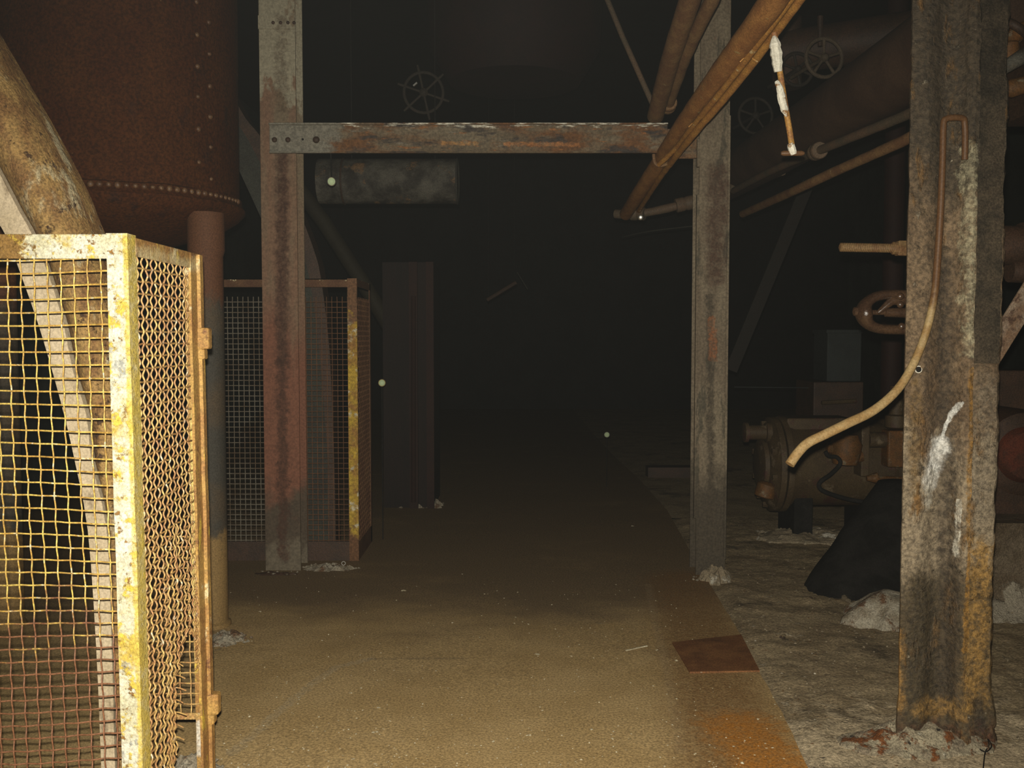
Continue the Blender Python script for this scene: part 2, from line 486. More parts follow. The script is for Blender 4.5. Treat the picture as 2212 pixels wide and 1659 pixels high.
m_col = M('scaly_built_up_column', (0.22, 0.15, 0.085), (0.125, 0.08, 0.043), 5, stretch=(1.6, 1, 0.6), bump=1.0, bscale=34, bst=(0.8, 1, 1.7), dist=0.014, grain=0.5, gscale=60, rough=0.5, spec=0.55,
    patches=[((0.29, 0.225, 0.145), 7, 0.60, 0.10, (1.5, 1, 1), ('Z', 1.5, 0.8)), ((0.075, 0.054, 0.032), 3.0, 0.55, 0.12, (1, 1, 0.6), ('Z', 1.55, 2.4)),
             ((0.085, 0.060, 0.030), 3.5, 0.50, 0.14, (1.4, 1, 0.6), ('Z', 0.85, 0.35)), ((0.19, 0.10, 0.03), 9, 0.62, 0.06, (1.6, 1, 0.6)), ((0.07, 0.052, 0.03), 16, 0.66, 0.06, (1, 1, 1.3)), ((0.42, 0.35, 0.25), 24, 0.68, 0.04, ST)],
    lines=[([at(2046, 560, 3.5), at(2050, 900, 3.5), at(2055, 1300, 3.5), at(2046, 1530, 3.5)], 0.040, (0.055, 0.038, 0.022), 0.03, 0.90),
           ([at(2000, 1290, 3.5), at(1995, 1540, 3.5)], 0.085, (0.055, 0.040, 0.020), 0.04, 0.92),
           ([at(1978, 830, 3.5), at(1975, 1060, 3.5)], 0.030, (0.16, 0.095, 0.03), 0.04, 0.75),
           ([at(1936, 1380, 3.5), at(1938, 1520, 3.5)], 0.035, (0.36, 0.19, 0.045), 0.04, 0.85),
           ([at(1990, 1535, 3.5), at(2060, 1530, 3.5)], 0.050, (0.34, 0.19, 0.05), 0.05, 0.75),
           ([at(2140, 830, 3.5), at(2128, 1100, 3.5)], 0.065, (0.22, 0.175, 0.12), 0.04, 0.6),
           ([at(2125, 1200, 3.5), at(2108, 1510, 3.5)], 0.080, (0.37, 0.205, 0.05), 0.06, 0.85),
           ([at(2114, 1520, 3.5), at(2118, 1570, 3.5)], 0.030, (0.03, 0.025, 0.018), 0.03, 0.9),
           ([at(1935, 1600, 3.5), at(2130, 1610, 3.5)], 0.10, (0.13, 0.045, 0.02), 0.09, 0.75),
           ([at(1930, 1640, 3.5), at(2130, 1650, 3.5)], 0.07, (0.40, 0.33, 0.22), 0.09, 0.8),
           ([at(2075, 870, 3.5), at(2052, 925, 3.5), at(2046, 945, 3.5)], 0.007, (0.85, 0.84, 0.78), 0.012, 0.9), ([at(2036, 965, 3.5), at(2014, 1040, 3.5)], 0.046, (0.88, 0.86, 0.80), 0.045, 0.98), ([at(2016, 1030, 3.5), at(2008, 1085, 3.5)], 0.03, (0.6, 0.55, 0.45), 0.045, 0.8),  # broad white streak is a flash glint painted into the colour
           ([at(2070, 1080, 3.5), at(2066, 1200, 3.5)], 0.0065, (0.7, 0.66, 0.55), 0.012, 0.85), ([at(2092, 320, 3.5), at(2090, 760, 3.5)], 0.024, (0.44, 0.39, 0.25), 0.04, 0.75),
           ([at(2094, 800, 3.5), at(2086, 1240, 3.5), at(2078, 1400, 3.5)], 0.014, (0.36, 0.18, 0.03), 0.016, 0.85)])
m_col_dark = M('black_crusted_panel', (0.035, 0.027, 0.017), (0.085, 0.062, 0.038), 7, stretch=(1, 1, 1.4), bump=1.0, bscale=50, dist=0.01, grain=0.45, rough=0.7)
m_crust = M('flaking_base_crust', (0.40, 0.34, 0.23), (0.24, 0.19, 0.13), 9, bump=1.0, bscale=60, dist=0.012, grain=0.45, rough=0.85,
    patches=[((0.20, 0.07, 0.02), 13, 0.57, 0.04, ST), ((0.04, 0.03, 0.025), 20, 0.66, 0.03, ST), ((0.66, 0.60, 0.46), 16, 0.64, 0.03, ST)])
m_pipe_warm = M('warm_rust_pipe', (0.42, 0.20, 0.06), (0.30, 0.13, 0.04), 16, stretch=(1, 0.5, 1), bump=0.6, bscale=90, dist=0.003, grain=0.35, rough=0.6,
    patches=[((0.42, 0.30, 0.12), 22, 0.66, 0.04, ST)])
m_pipe_gold = M('ochre_conduit', (0.52, 0.26, 0.06), (0.38, 0.17, 0.045), 14, bump=0.5, bscale=90, dist=0.003, grain=0.35, rough=0.55,
    patches=[((0.62, 0.47, 0.24), 16, 0.66, 0.04, ST)])
m_pipe_mid = M('brown_pipe', (0.17, 0.085, 0.04), (0.24, 0.14, 0.06), 9, bump=0.5, grain=0.3, rough=0.6, patches=[((0.35, 0.26, 0.13), 12, 0.66, 0.04, ST)])
m_pipe_dim = M('dull_grey_brown_pipe', (0.11, 0.085, 0.055), (0.16, 0.10, 0.06), 6, bump=0.4, grain=0.3, rough=0.6)
m_iron_dark = M('dark_rusty_iron', (0.042, 0.023, 0.013), (0.065, 0.032, 0.017), 7, bump=0.6, grain=0.4, rough=0.6, spec=0.4)
m_iron_red = M('dark_red_iron', (0.020, 0.006, 0.004), (0.028, 0.009, 0.005), 4, bump=0.3, grain=0.25)
m_iron_black = M('sooty_black_iron', (0.012, 0.011, 0.010), (0.022, 0.020, 0.018), 6, bump=0.3, grain=0.2, rough=0.9, spec=0.1)
m_machine = M('greasy_machine_iron', (0.085, 0.056, 0.026), (0.06, 0.038, 0.018), 4, bump=0.5, grain=0.3, rough=0.6,
    patches=[((0.17, 0.125, 0.075), 7, 0.62, 0.06, ST), ((0.07, 0.03, 0.02), 6, 0.60, 0.06, ST)])
m_machine_rust = M('orange_rust_valve', (0.16, 0.066, 0.016), (0.10, 0.050, 0.016), 12, bump=0.6, grain=0.35, rough=0.6, patches=[((0.20, 0.15, 0.09), 14, 0.64, 0.05, ST)])
m_flake = M('peeling_cream_paint', (0.78, 0.74, 0.62), (0.70, 0.66, 0.55), 20, bump=0.8, bscale=90, grain=0.2, rough=0.7,
    patches=[((0.30, 0.15, 0.05), 26, 0.60, 0.03, ST)])
m_rod_rust = M('orange_rod', (0.42, 0.22, 0.05), (0.26, 0.11, 0.04), 30, bump=0.5, grain=0.3, rough=0.55)
m_bent = M('tan_bent_tube', (0.36, 0.255, 0.12), (0.28, 0.17, 0.065), 16, bump=0.3, grain=0.22, rough=0.5,
    patches=[((0.11, 0.052, 0.02), 7, 0.47, 0.14, ST, ('Z', 1.40, 1.9))])
m_thread = M('rusty_thread', (0.17, 0.105, 0.045), (0.12, 0.06, 0.025), 20, grain=0.3, rough=0.5)
m_yoke = M('oily_brown_casting', (0.036, 0.018, 0.010), (0.06, 0.032, 0.016), 10, grain=0.3, rough=0.22, spec=0.6, bump=0.4)
m_brace = M('pinkish_brace', (0.33, 0.25, 0.18), (0.22, 0.13, 0.075), 9, bump=0.7, grain=0.35, patches=[((0.10, 0.055, 0.035), 15, 0.57, 0.05, ST)])
m_grey_box = M('grey_box', (0.036, 0.042, 0.040), (0.028, 0.032, 0.030), 3, bump=0.2, grain=0.2)
m_mottled = M('mottled_lagging', (0.025, 0.02, 0.015), (0.11, 0.10, 0.078), 4.5, bump=0.8, bscale=20, dist=0.01, grain=0.35, patches=[((0.19, 0.11, 0.05), 6, 0.62, 0.05, ST)])
m_plaster = M('crumbled_plaster', (0.27, 0.22, 0.15), (0.42, 0.37, 0.28), 14, bump=1.0, bscale=60, dist=0.01, grain=0.4, patches=[((0.15, 0.08, 0.04), 10, 0.58, 0.05, ST)])
m_mound = M('concrete_mound', (0.25, 0.195, 0.125), (0.33, 0.265, 0.175), 6, bump=1.0, bscale=40, dist=0.012, grain=0.4, patches=[((0.58, 0.53, 0.43), 10, 0.62, 0.05, ST)])
m_grit = M('pale_grit', (0.62, 0.56, 0.40), (0.46, 0.38, 0.24), 30, grain=0.3, bump=0)
m_grit_dark = M('dark_scrap', (0.05, 0.035, 0.025), (0.09, 0.06, 0.04), 20, grain=0.3, bump=0)
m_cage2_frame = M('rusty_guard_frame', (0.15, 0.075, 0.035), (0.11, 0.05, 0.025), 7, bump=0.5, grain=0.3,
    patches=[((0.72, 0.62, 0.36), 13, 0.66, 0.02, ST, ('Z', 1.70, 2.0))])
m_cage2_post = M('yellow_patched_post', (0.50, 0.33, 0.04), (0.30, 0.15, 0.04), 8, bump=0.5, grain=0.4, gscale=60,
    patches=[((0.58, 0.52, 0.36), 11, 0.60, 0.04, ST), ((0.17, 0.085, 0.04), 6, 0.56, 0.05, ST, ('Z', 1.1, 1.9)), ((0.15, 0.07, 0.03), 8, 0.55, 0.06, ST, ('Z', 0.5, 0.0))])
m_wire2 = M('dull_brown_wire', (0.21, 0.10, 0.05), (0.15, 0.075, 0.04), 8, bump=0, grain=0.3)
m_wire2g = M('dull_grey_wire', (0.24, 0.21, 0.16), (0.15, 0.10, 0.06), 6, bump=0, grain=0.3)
m_dim_grey = M('dim_grey_paint', (0.05, 0.05, 0.038), (0.035, 0.032, 0.026), 4, bump=0.3)
m_bright_metal, _nt, _bs = new_mat('bright_metal')
_bs.inputs['Base Color'].default_value = (0.9, 0.88, 0.8, 1); _bs.inputs['Metallic'].default_value = 1.0; _bs.inputs['Roughness'].default_value = 0.30
m_dust_rim, _nt, _bs = new_mat('yellow_dust_rim')
_bs.inputs['Base Color'].default_value = (0.9, 0.72, 0.35, 1); _bs.inputs['Metallic'].default_value = 1.0; _bs.inputs['Roughness'].default_value = 0.42
m_dust_disc, _nt, _bs = new_mat('green_dust_disc')  # face of the discs added for flash-lit dust
_bs.inputs['Base Color'].default_value = (0.45, 0.55, 0.33, 1); _bs.inputs['Metallic'].default_value = 0.35; _bs.inputs['Roughness'].default_value = 0.6

# ------------------------------------------------------------------ setting: floor, walls, ceiling
edge_px = [(1300, 960), (1385, 1040), (1440, 1100), (1505, 1215), (1575, 1330), (1600, 1370), (1640, 1450), (1690, 1540), (1745, 1659), (1850, 1900)]
edge_w = [gnd(*p) for p in edge_px]
def edge_x(y):
    e = edge_w
    if y >= e[0].y:
        return e[0].x
    for a, b in zip(e[:-1], e[1:]):
        if b.y <= y <= a.y:
            t = (y - b.y) / (a.y - b.y)
            return b.x + (a.x - b.x) * t
    return e[-1].x
def grid(x0, x1, y0, y1, dx, dy, fz, mb):
    nx, ny = max(1, round((x1 - x0) / dx)), max(1, round((y1 - y0) / dy))
    vs = []
    for j in range(ny + 1):
        for i in range(nx + 1):
            x, y = x0 + (x1 - x0) * i / nx, y0 + (y1 - y0) * j / ny
            vs.append((x, y, fz(x, y)))
    fs = [(j * (nx + 1) + i, j * (nx + 1) + i + 1, (j + 1) * (nx + 1) + i + 1, (j + 1) * (nx + 1) + i) for j in range(ny) for i in range(nx)]
    mb.add(vs, fs)
def fz_right(x, y):
    w = max(0.0, min(1.0, (x - edge_x(y) + 0.05) / 0.15))
    n = 0.009 * fbm((x, y, 0), 1.7) + 0.010 * fbm((x, y, 3), 7.0) + 0.006 * fbm((x, y, 5), 24.0, 3)
    return -0.03 + w * (0.024 + n)
g = MB()
grid(0.55, 4.0, 2.4, 8.0, 0.022, 0.028, fz_right, g)
grid(-4.6, 0.55, -2, 20, 0.5, 0.5, lambda x, y: -0.03, g)
grid(0.55, 4.0, -2, 2.4, 0.5, 0.5, lambda x, y: -0.03, g)
grid(0.55, 4.0, 8.0, 20, 0.3, 0.3, lambda x, y: -0.012, g)
grid(4.0, 7.0, -2, 20, 0.5, 0.5, lambda x, y: -0.012, g)
struct('floor', g, m_concrete_floor, smooth=True)
# walkway slab
g = MB()
ys = [-1.5, 0.5, 2.0] + [2.0 + 0.05 * i for i in range(1, 160)] + [12, 15, 19.8]
xsn = 46
vs, fs = [], []
for y in ys:
    ex = edge_x(y) + 0.006 * fbm((0, y, 0), 6)
    for i in range(xsn + 1):
        x = -4.6 + (ex + 4.6) * i / xsn
        vs.append((x, y, 0.004 * fbm((x, y, 7), 1.1) if 2 < y < 10 else 0.0))
    vs.append((ex, y, -0.06))
w_ = xsn + 2
for j in range(len(ys) - 1):
    for i in range(xsn + 1):
        fs.append((j * w_ + i, j * w_ + i + 1, (j + 1) * w_ + i + 1, (j + 1) * w_ + i))
g.add(vs, fs)
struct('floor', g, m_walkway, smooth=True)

struct('wall_left', MB().box((-4.8, -2, -0.1), (-4.6, 20, 5.6)), m_wall)
struct('wall_right', MB().box((6.9, -2, -0.1), (7.1, 20, 5.6)), m_wall)
struct('wall_back', MB().box((-4.8, 20, -0.1), (7.1, 20.2, 5.6)), m_ceiling)
struct('ceiling', MB().box((-4.8, -2, 5.5), (7.1, 20.2, 5.7)), m_ceiling)

# rust coloured plate let into the walkway
pl = [gnd(1452, 1388, 0.004), gnd(1601, 1371, 0.004), gnd(1641, 1449, 0.004), gnd(1490, 1452, 0.004)]
g = MB()
n = len(pl)
g.add([p + Vector((0, 0, 0.002)) for p in pl] + [p - Vector((0, 0, 0.010)) for p in pl],
      [tuple(range(n))[::-1]] + [tuple(range(n, 2 * n))] + [(i, (i + 1) % n, n + (i + 1) % n, n + i) for i in range(n)])
single('floor_plate', g, m_plate, 'dark reddish rusty steel plate lying at the right edge of the brown walkway', 'plate')

# ------------------------------------------------------------------ woven wire panels
def wire_panel(mb, O, U, nu, nv, pitch, amp, r, seg=5, sag=None, hole=None, step=4, W=Vector((0, 0, 1)), vpitch=None, hk=1.0, vper=1):
    O, U = Vector(O), Vector(U).normalized()
    Nn = U.cross(W).normalized()
    vp = vpitch or pitch
    def P(u, v, off):
        p = O + U * u + W * v + Nn * off
        if sag:
            p = p + sag(u, v)
        return p
    def run(pts):
        cur = []
        for (u, v, off) in pts:
            if hole and hole(u, v):
                if len(cur) > 1:
                    mb.tube(cur, r, seg)
                cur = []
            else:
                cur.append(P(u, v, off))
        if len(cur) > 1:
            mb.tube(cur, r, seg)
    H = nv * vp
    L = nu * pitch
    for i in range(1, nu):
        u = i * pitch
        run([(u, vp * k / step, amp * math.cos(PI * k / step * vper + PI * i)) for k in range(nv * step + 1)])
    for j in range(1, nv):
        v = j * vp
        run([(pitch * k / step, v, -amp * hk * math.cos(PI * k / step + PI * j) + 0.0) for k in range(nu * step + 1)])

# ------------------------------------------------------------------ near guard cage
CX, CY0, CY1, CZ = -0.975, 2.48, 3.04, 1.757
cage = thing('mesh_guard_cage', 'chipped cream and yellow wire mesh guard cage in the left foreground', 'guard cage', (-1.35, 2.76, 0))
XL = -1.80
lean = 0.010
def lx(p):      # the cage leans slightly inwards towards its foot
    return Vector((p.x + lean * (CZ - p.z), p.y, p.z))
def leanmb(mb):
    mb.v = [lx(v) for v in mb.v]
    return mb
t = 0.006
fw = 0.052
g = MB()
g.box((XL, CY0, CZ - 0.062), (CX, CY0 + t, CZ)).box((XL, CY0 + t, CZ - t), (CX, CY0 + 0.05, CZ))
g.box((XL, CY0, 0.02), (CX, CY0 + t, 0.07)).box((XL, CY0, 0.0), (XL + fw, CY0 + t, CZ)).box((XL, CY0, 0.0), (XL + t, CY0 + 0.05, CZ))
leanmb(g).build('front_frame', m_cage_frame, cage, bevel=0.002)
g = MB()
prof = []
def wavy(p):
    return p + Vector((0.0022 * fbm((0, 0, p.z), 5), 0, 0))
g.prism([(CX - 0.054, CY0 - 0.002), (CX, CY0 - 0.002), (CX, CY0 + 0.055), (CX - t, CY0 + 0.055), (CX - t, CY0 + t), (CX - 0.054, CY0 + t)], 0, CZ + 0.002, 60, wavy)
leanmb(g).build('corner_post', m_cage_frame, cage)
g = MB()
g.box((CX - t, CY0 + 0.05, CZ - 0.052), (CX + 0.001, CY1, CZ - 0.004)).box((CX - 0.05, CY0 + 0.05, CZ - 0.010), (CX, CY1, CZ - 0.004))
leanmb(g).build('side_rail', m_cage_side, cage, bevel=0.002)
leanmb(MB().box((CX - t, CY0 + 0.05, 0.02), (CX, CY1, 0.09))).build('side_rail', m_cage_side, cage, bevel=0.002)
g = MB()
g.prism([(CX - 0.045, CY1), (CX - 0.045, CY1 - t), (CX - t, CY1 - t), (CX - t, CY1 - 0.085), (CX + 0.002, CY1 - 0.085), (CX + 0.002, CY1 - 0.03), (CX + 0.012, CY1 - 0.028), (CX + 0.012, CY1)], 0, CZ - 0.008, 60, wavy)
leanmb(g).build('rear_post', m_cage_side, cage)
for (py0, py1) in ((708, 768), (1498, 1556)):
    z1, z0 = at(445, py0, CY1 - 0.02).z, at(445, py1, CY1 - 0.02).z
    xb = CX + lean * (CZ - z0)
    g = MB()
    g.prism([(xb - 0.01, CY1 - 0.035), (xb + 0.034, CY1 - 0.03), (xb + 0.034, CY1 + 0.006), (xb - 0.01, CY1 + 0.01)], z0 + 0.02, z1)
    g.prism([(xb - 0.01, CY1 - 0.035), (xb + 0.020, CY1 - 0.03), (xb + 0.020, CY1 + 0.006), (xb - 0.01, CY1 + 0.01)], z0 - 0.012, z0 + 0.02)
    g.build('hinge_lug', m_cage_side, cage, bevel=0.006)
g = MB()
pitch = 0.0335
nu = int((CX - 0.05 - XL) / pitch) + 1
def sag_front(u, v):
    return Vector((0.004 * math.sin(v * 3.1 + u), 0.004 * math.sin(u * 9), 0.004 * math.sin(u * 7 + v * 4) + 0.010 * math.exp(-((u - nu * pitch) / 0.2) ** 2) * math.sin(v * 5)))
wire_panel(g, (CX - 0.04 - nu * pitch, CY0 + 0.010, 0.05), (1, 0, 0), nu + 1, 50, pitch, 0.0026, 0.0021, sag=sag_front)
leanmb(g).build('front_mesh', m_wire, cage, smooth=True)
g = MB()
ps = 0.0325
ns = int((CY1 - 0.08 - CY0 - 0.04) / ps) + 1
def side_z(px, py, Y):
    return at(px, py, Y).z
def hole_side(u, v):
    Y, z = CY0 + 0.045 + u, 0.05 + v
    zt = 0.60 - 1.1 * abs(Y - 2.865)
    if z < zt and 2.775 < Y < 2.955 and z > 0.30:
        return not (Y > 2.915 and z > 0.42)
    if z <= 0.30:
        return Y > 2.70 + 0.1 * (z / 0.3) and Y < 2.98
    return False
def sag_side(u, v):
    Y, z = CY0 + 0.045 + u, 0.05 + v
    k = max(0.0, 1 - z / 1.2)
    near = math.exp(-((Y - 2.80) / 0.12) ** 2) * max(0.0, 1 - z / 0.75)
    return Vector((0.010 * math.sin(v * 4) * math.sin(u * 5) - 0.03 * near, 0, -0.030 * k * math.sin(u / 0.45 * PI) * 0.6 + 0.07 * k * (u / 0.45) + 0.004 * mn.noise(Vector((u * 30, v * 20, 1)))))
wire_panel(g, (CX - 0.008, CY0 + 0.045, 0.05), (0, 1, 0), ns, 50, ps, 0.0027, 0.0027, sag=sag_side, hole=hole_side, step=8, hk=0.35, vper=2, vpitch=0.0332)
# torn wire ends curling round the hole
for k in range(7):
    z = 0.33 + 0.035 * k
    Y = 2.775 + 0.004 * k
    g.tube(smooth_path([(CX - 0.02, Y - 0.03, z), (CX - 0.018, Y, z + 0.004), (CX - 0.004 + 0.02 * random.random(), Y + 0.012, z - 0.01)], 3), 0.002, 5)
g.tube(smooth_path([(CX - 0.01, 2.84, 0.60), (CX, 2.85, 0.625), (CX, 2.88, 0.622), (CX, 2.90, 0.59)], 4), 0.0026, 5)
leanmb(g).build('side_mesh', m_wire_side, cage, smooth=True)
g = MB()
wire_panel(g, (CX - 0.19, CY1 - 0.012, 0.30), (1, 0, 0), 5, 18, 0.0335, 0.0022, 0.0024)
g.box((CX - 0.20, CY1 - 0.016, 0.285), (CX - 0.02, CY1 - 0.010, 0.305))
leanmb(g).build('rear_mesh', m_wire_side, cage, smooth=True)

# curved drive casing rising out of the cage
YC = 2.70
rows = [(-100, -320, -262, -160), (0, -262, -205, -97), (165, -172, -112, 0), (270, -118, -62, 60), (390, -60, 0, 122), (455, -28, 34, 148), (510, 6, 64, 170), (600, 40, 100, 202), (700, 75, 130, 224),
        (800, 105, 150, 240), (900, 132, 180, 252), (1000, 155, 191, 258), (1150, 183, 224, 264), (1400, 201, 235, 270), (1659, 212, 242, 276), (1900, 220, 250, 282), (2050, 222, 252, 284)]
Lp = smooth_path([at(r[1], r[0], YC) for r in rows], 3)
Bp = smooth_path([at(r[2], r[0], YC) for r in rows], 3)
Rp = smooth_path([at(r[3], r[0], YC) for r in rows], 3)
def clampz(pts):
    return [Vector((p.x, p.y, max(p.z, 0.0))) for p in pts]
case = thing('drive_casing', 'thick curved rusty steel casing slanting down into the near guard cage', 'casing', (Lp[-1].x + 0.02, YC + 0.1, 0))
Lp, Bp, Rp = clampz(Lp), clampz(Bp), clampz(Rp)
g = MB()
# rounded front: body bulges towards the viewer in the middle
nb = 8
vs, fs = [], []
for b_, r_ in zip(Bp, Rp):
    for k in range(nb + 1):
        s_ = k / nb
        p = b_.lerp(r_, s_)
        p.y += 0.10 - 0.10 * math.sin(PI * min(1.0, 0.12 + 0.88 * s_)) ** 0.6 + 0.004 * fbm(p, 12)
        vs.append(p)
    vs.append(r_ + Vector((0, 0.20, 0)))
    vs.append(b_ + Vector((0, 0.20, 0)))
w_ = nb + 3
for j in range(len(Bp) - 1):
    for k in range(w_):
        k2 = (k + 1) % w_
        fs.append((j * w_ + k, (j + 1) * w_ + k, (j + 1) * w_ + k2, j * w_ + k2))
g.add(vs, fs).build('casing_body', m_duct_rust, case, smooth=True)
MB().strip([p + Vector((0, 0.02, 0)) for p in Lp], [p + Vector((0, 0.02, 0)) for p in Bp], 0.17).build('pale_flange', m_duct_edge, case, smooth=False)['label'] = 'pale bare steel flange'

# ------------------------------------------------------------------ riveted tank on legs
TX, TY, TR, TZ = -2.085, 5.22, 0.612, 2.19
tank = thing('riveted_tank', 'large dark rusty riveted cylindrical tank with a dished bottom on a round leg', 'tank', (TX, TY, 0))
g = MB()
g.lathe([(TR, TZ), (TR, 2.9), (TR + 0.002, 2.902), (TR + 0.002, 3.6), (TR, 5.48)], (TX, TY, 0), (0, 0, 1), 72)
g.v = [v + (Vector((v.x - TX, v.y - TY, 0)).normalized() * 0.003 * fbm(v, 2)) for v in g.v]
g.build('tank_shell', m_tank, tank, smooth=True)
def angpos(px):          # angle on the near side of the shell where pixel column px meets it
    best = None
    for k in range(0, 1801):
        a = -PI + PI * k / 1800
        x, y = TX + TR * math.cos(a), TY + TR * math.sin(a)
        e = abs(1106 + F * x / y - px)
        if (best is None or e < best[0]) and (x * (x - TX) + y * (y - TY)) < 0:
            best = (e, a)
    return best[1]
g = MB()
# overlapping vertical seam strip
a0, a1 = angpos(426), angpos(474)
for k in range(10):
    b0, b1 = a0 + (a1 - a0) * k / 10, a0 + (a1 - a0) * (k + 1) / 10
    q = [(math.cos(b) * r + TX, math.sin(b) * r + TY) for b, r in ((b0, TR), (b1, TR), (b1, TR + 0.008), (b0, TR + 0.008))]
    g.prism(q, TZ, 5.4, 1)
g.build('seam_strip', m_tank, tank)
g = MB()
g.lathe([(TR, TZ + 0.045), (TR + 0.012, TZ + 0.04), (TR + 0.014, TZ + 0.01), (TR + 0.030, TZ - 0.012), (TR + 0.028, TZ - 0.028), (TR - 0.01, TZ - 0.07),
         (TR - 0.08, TZ - 0.115), (TR - 0.22, TZ - 0.17), (TR - 0.40, TZ - 0.225), (0.10, TZ - 0.25), (0.0, TZ - 0.252)], (TX, TY, 0), (0, 0, 1), 72)
g.v = [v + Vector((0, 0, 0.006 * fbm(v, 4))) for v in g.v]
g.build('dished_bottom', m_tank, tank, smooth=True)
# rivets: one mesh copied as parts
def dome(c, nrm, r):
    g = MB()
    g.lathe([(r, 0), (r * 0.92, r * 0.35), (r * 0.6, r * 0.68), (r * 0.2, r * 0.8)], c, nrm, 10)
    return g
riv0 = None
def rivet(a, z, r=0.013, rad=TR + 0.010):
    global riv0
    p = Vector((math.cos(a) * rad, math.sin(a) * rad, z))
    if riv0 is None:
        m_ = dome((0, 0, 0), (1, 0, 0), 0.013)
        riv0 = m_.build('rivet', m_rivet, tank, smooth=True, origin=Vector((0, 0, 0)))
        o = riv0
    else:
        o = riv0.copy()
        C.objects.link(o)
        o.parent = tank
    o.location = p
    o.rotation_euler = (0, 0, a)
    s_ = r / 0.013
    o.scale = (s_, s_, s_ * random.uniform(0.85, 1.15))
b0, b1 = angpos(434), angpos(459)
for k in range(26):
    z = TZ + 0.10 + 0.078 * k
    rivet(b0 if k % 2 else b1, z + random.uniform(-0.006, 0.006), random.uniform(0.011, 0.0145))
for k in range(26):
    a = angpos(150) + (angpos(518) - angpos(150)) * k / 25
    rivet(a, TZ + 0.022, random.uniform(0.012, 0.016), TR + 0.012)
leg = MB()
LX, LY = (449 - 1106) / F * 4.97, 4.97
leg.lathe([(0.098, 0), (0.098, 0.02), (0.083, 0.03), (0.083, 1.9), (0.092, 1.93), (0.092, 2.12)], (LX, LY, 0), (0, 0, 1), 28)
leg.v = [v + Vector((0.02 * 0, 0, 0)) for v in leg.v]
leg.build('leg', m_leg, tank, smooth=True)
leg2 = MB()
leg2.lathe([(0.098, 0), (0.083, 0.03), (0.083, 2.08)], (2 * TX - LX, LY, 0), (0, 0, 1), 28)
leg2.build('leg', m_leg, tank, smooth=True)

# ------------------------------------------------------------------ portal frame: two steel posts and a cross beam
def hpoly(x0, x1, y0, y1, tf=0.014, tw=0.012):
    xm = (x0 + x1) / 2
    return [(x0, y0), (x1, y0), (x1, y0 + tf), (xm + tw / 2, y0 + tf), (xm + tw / 2, y1 - tf), (x1, y1 - tf), (x1, y1), (x0, y1), (x0, y1 - tf), (xm - tw / 2, y1 - tf), (xm - tw / 2, y0 + tf), (x0, y0 + tf)]
PX0, PX1, PY = (568 - 1106) / F * 6.15, (645 - 1106) / F * 6.15, 6.15
post = thing('steel_post', 'brown painted steel column with a ragged dark rust streak, left of the cross beam', 'column', ((PX0 + PX1) / 2, PY + 0.1, 0))
MB().prism(hpoly(PX0, PX1, PY, PY + 0.22), -0.01, 5.49).build('column_shaft', m_post_l, post, bevel=0.002)
g = MB().box((PX0 - 0.002, PY - 0.008, at(600, 63, PY).z), (PX1 + 0.002, PY + 0.002, at(600, 34, PY).z))
g.build('splice_plate', m_post_l, post)
for px in (590, 606, 622, 635):
    p = at(px, 49, PY - 0.008)
    dome(p, (0, -1, 0), 0.011).build('bolt', m_iron_dark, post, smooth=True)

RX0, RX1, RY = (1507 - 1106) / F * 6.04, (1571 - 1106) / F * 6.04, 6.04
post = thing('steel_post', 'grey and rust mottled steel column right of the cross beam, edge of the rough floor', 'column', ((RX0 + RX1) / 2, RY + 0.1, 0))
MB().prism(hpoly(RX0, RX1, RY, RY + 0.22), -0.01, 5.49).build('column_shaft', m_post_r, post, bevel=0.002)
g = MB().box((RX0 - 0.014, RY + 0.002, at(1507, 1120, RY).z), (RX0 + 0.006, RY + 0.03, at(1507, 420, RY).z))
g.box((RX0 - 0.014, RY + 0.002, at(1507, 360, RY).z), (RX0 + 0.006, RY + 0.03, at(1507, 300, RY).z))
g.build('edge_angle', m_post_r, post, bevel=0.002)
MB().box((RX1 - 0.012, RY - 0.008, 0.1), (RX1 + 0.003, RY + 0.002, at(1565, 250, RY).z)).build('edge_strip', m_post_r, post)

BY = 6.06
zt, zb = at(900, 267, BY).z, at(900, 331, BY).z
bx0, bx1 = at(582, 300, BY).x, at(1442, 300, BY).x
beam = thing('cross_beam', 'horizontal painted and rusted steel channel beam spanning between the two columns', 'beam', ((bx0 + bx1) / 2, BY, zb))
g = MB()
def beam_wob(p):
    return p
th = 0.010
g.box((bx0, BY, zb), (bx1, BY + th, zt))
g.box((bx0, BY - 0.022, zt - th), (bx1, BY, zt + 0.002)).box((bx0, BY - 0.018, zb), (bx1, BY, zb + th))
g.build('channel', m_beam, beam, bevel=0.003)
MB().box((bx1 - 0.05, BY + 0.012, zb - 0.03), (RX0 - 0.002, BY + 0.024, zt - 0.03)).build('tie_plate', m_beam, beam, bevel=0.002)
for px in (593, 622, 683):
    dome(at(px, 302, BY - 0.001), (0, -1, 0), 0.017 if px < 680 else 0.022).build('bolt', m_iron_dark, beam, smooth=True)
MB().lathe([(0.007, 0), (0.007, 0.002)], at(654, 301, BY - 0.002), (0, -1, 0), 12).build('bolt_hole', m_iron_black, beam)
# seat angle under the right end
g = MB()
g.tube(smooth_path([at(1412, 333, 5.98), at(1414, 350, 5.98), at(1423, 358, 5.98), at(1440, 354, 5.98), at(1452, 342, 5.98)], 5), 0.010, 8)
g.build('hook_strap', m_pipe_mid, beam, smooth=True)
dome(at(1462, 291, 6.02), (0.2, -1, 0), 0.045).build('end_stub', m_pipe_mid, beam, smooth=True)

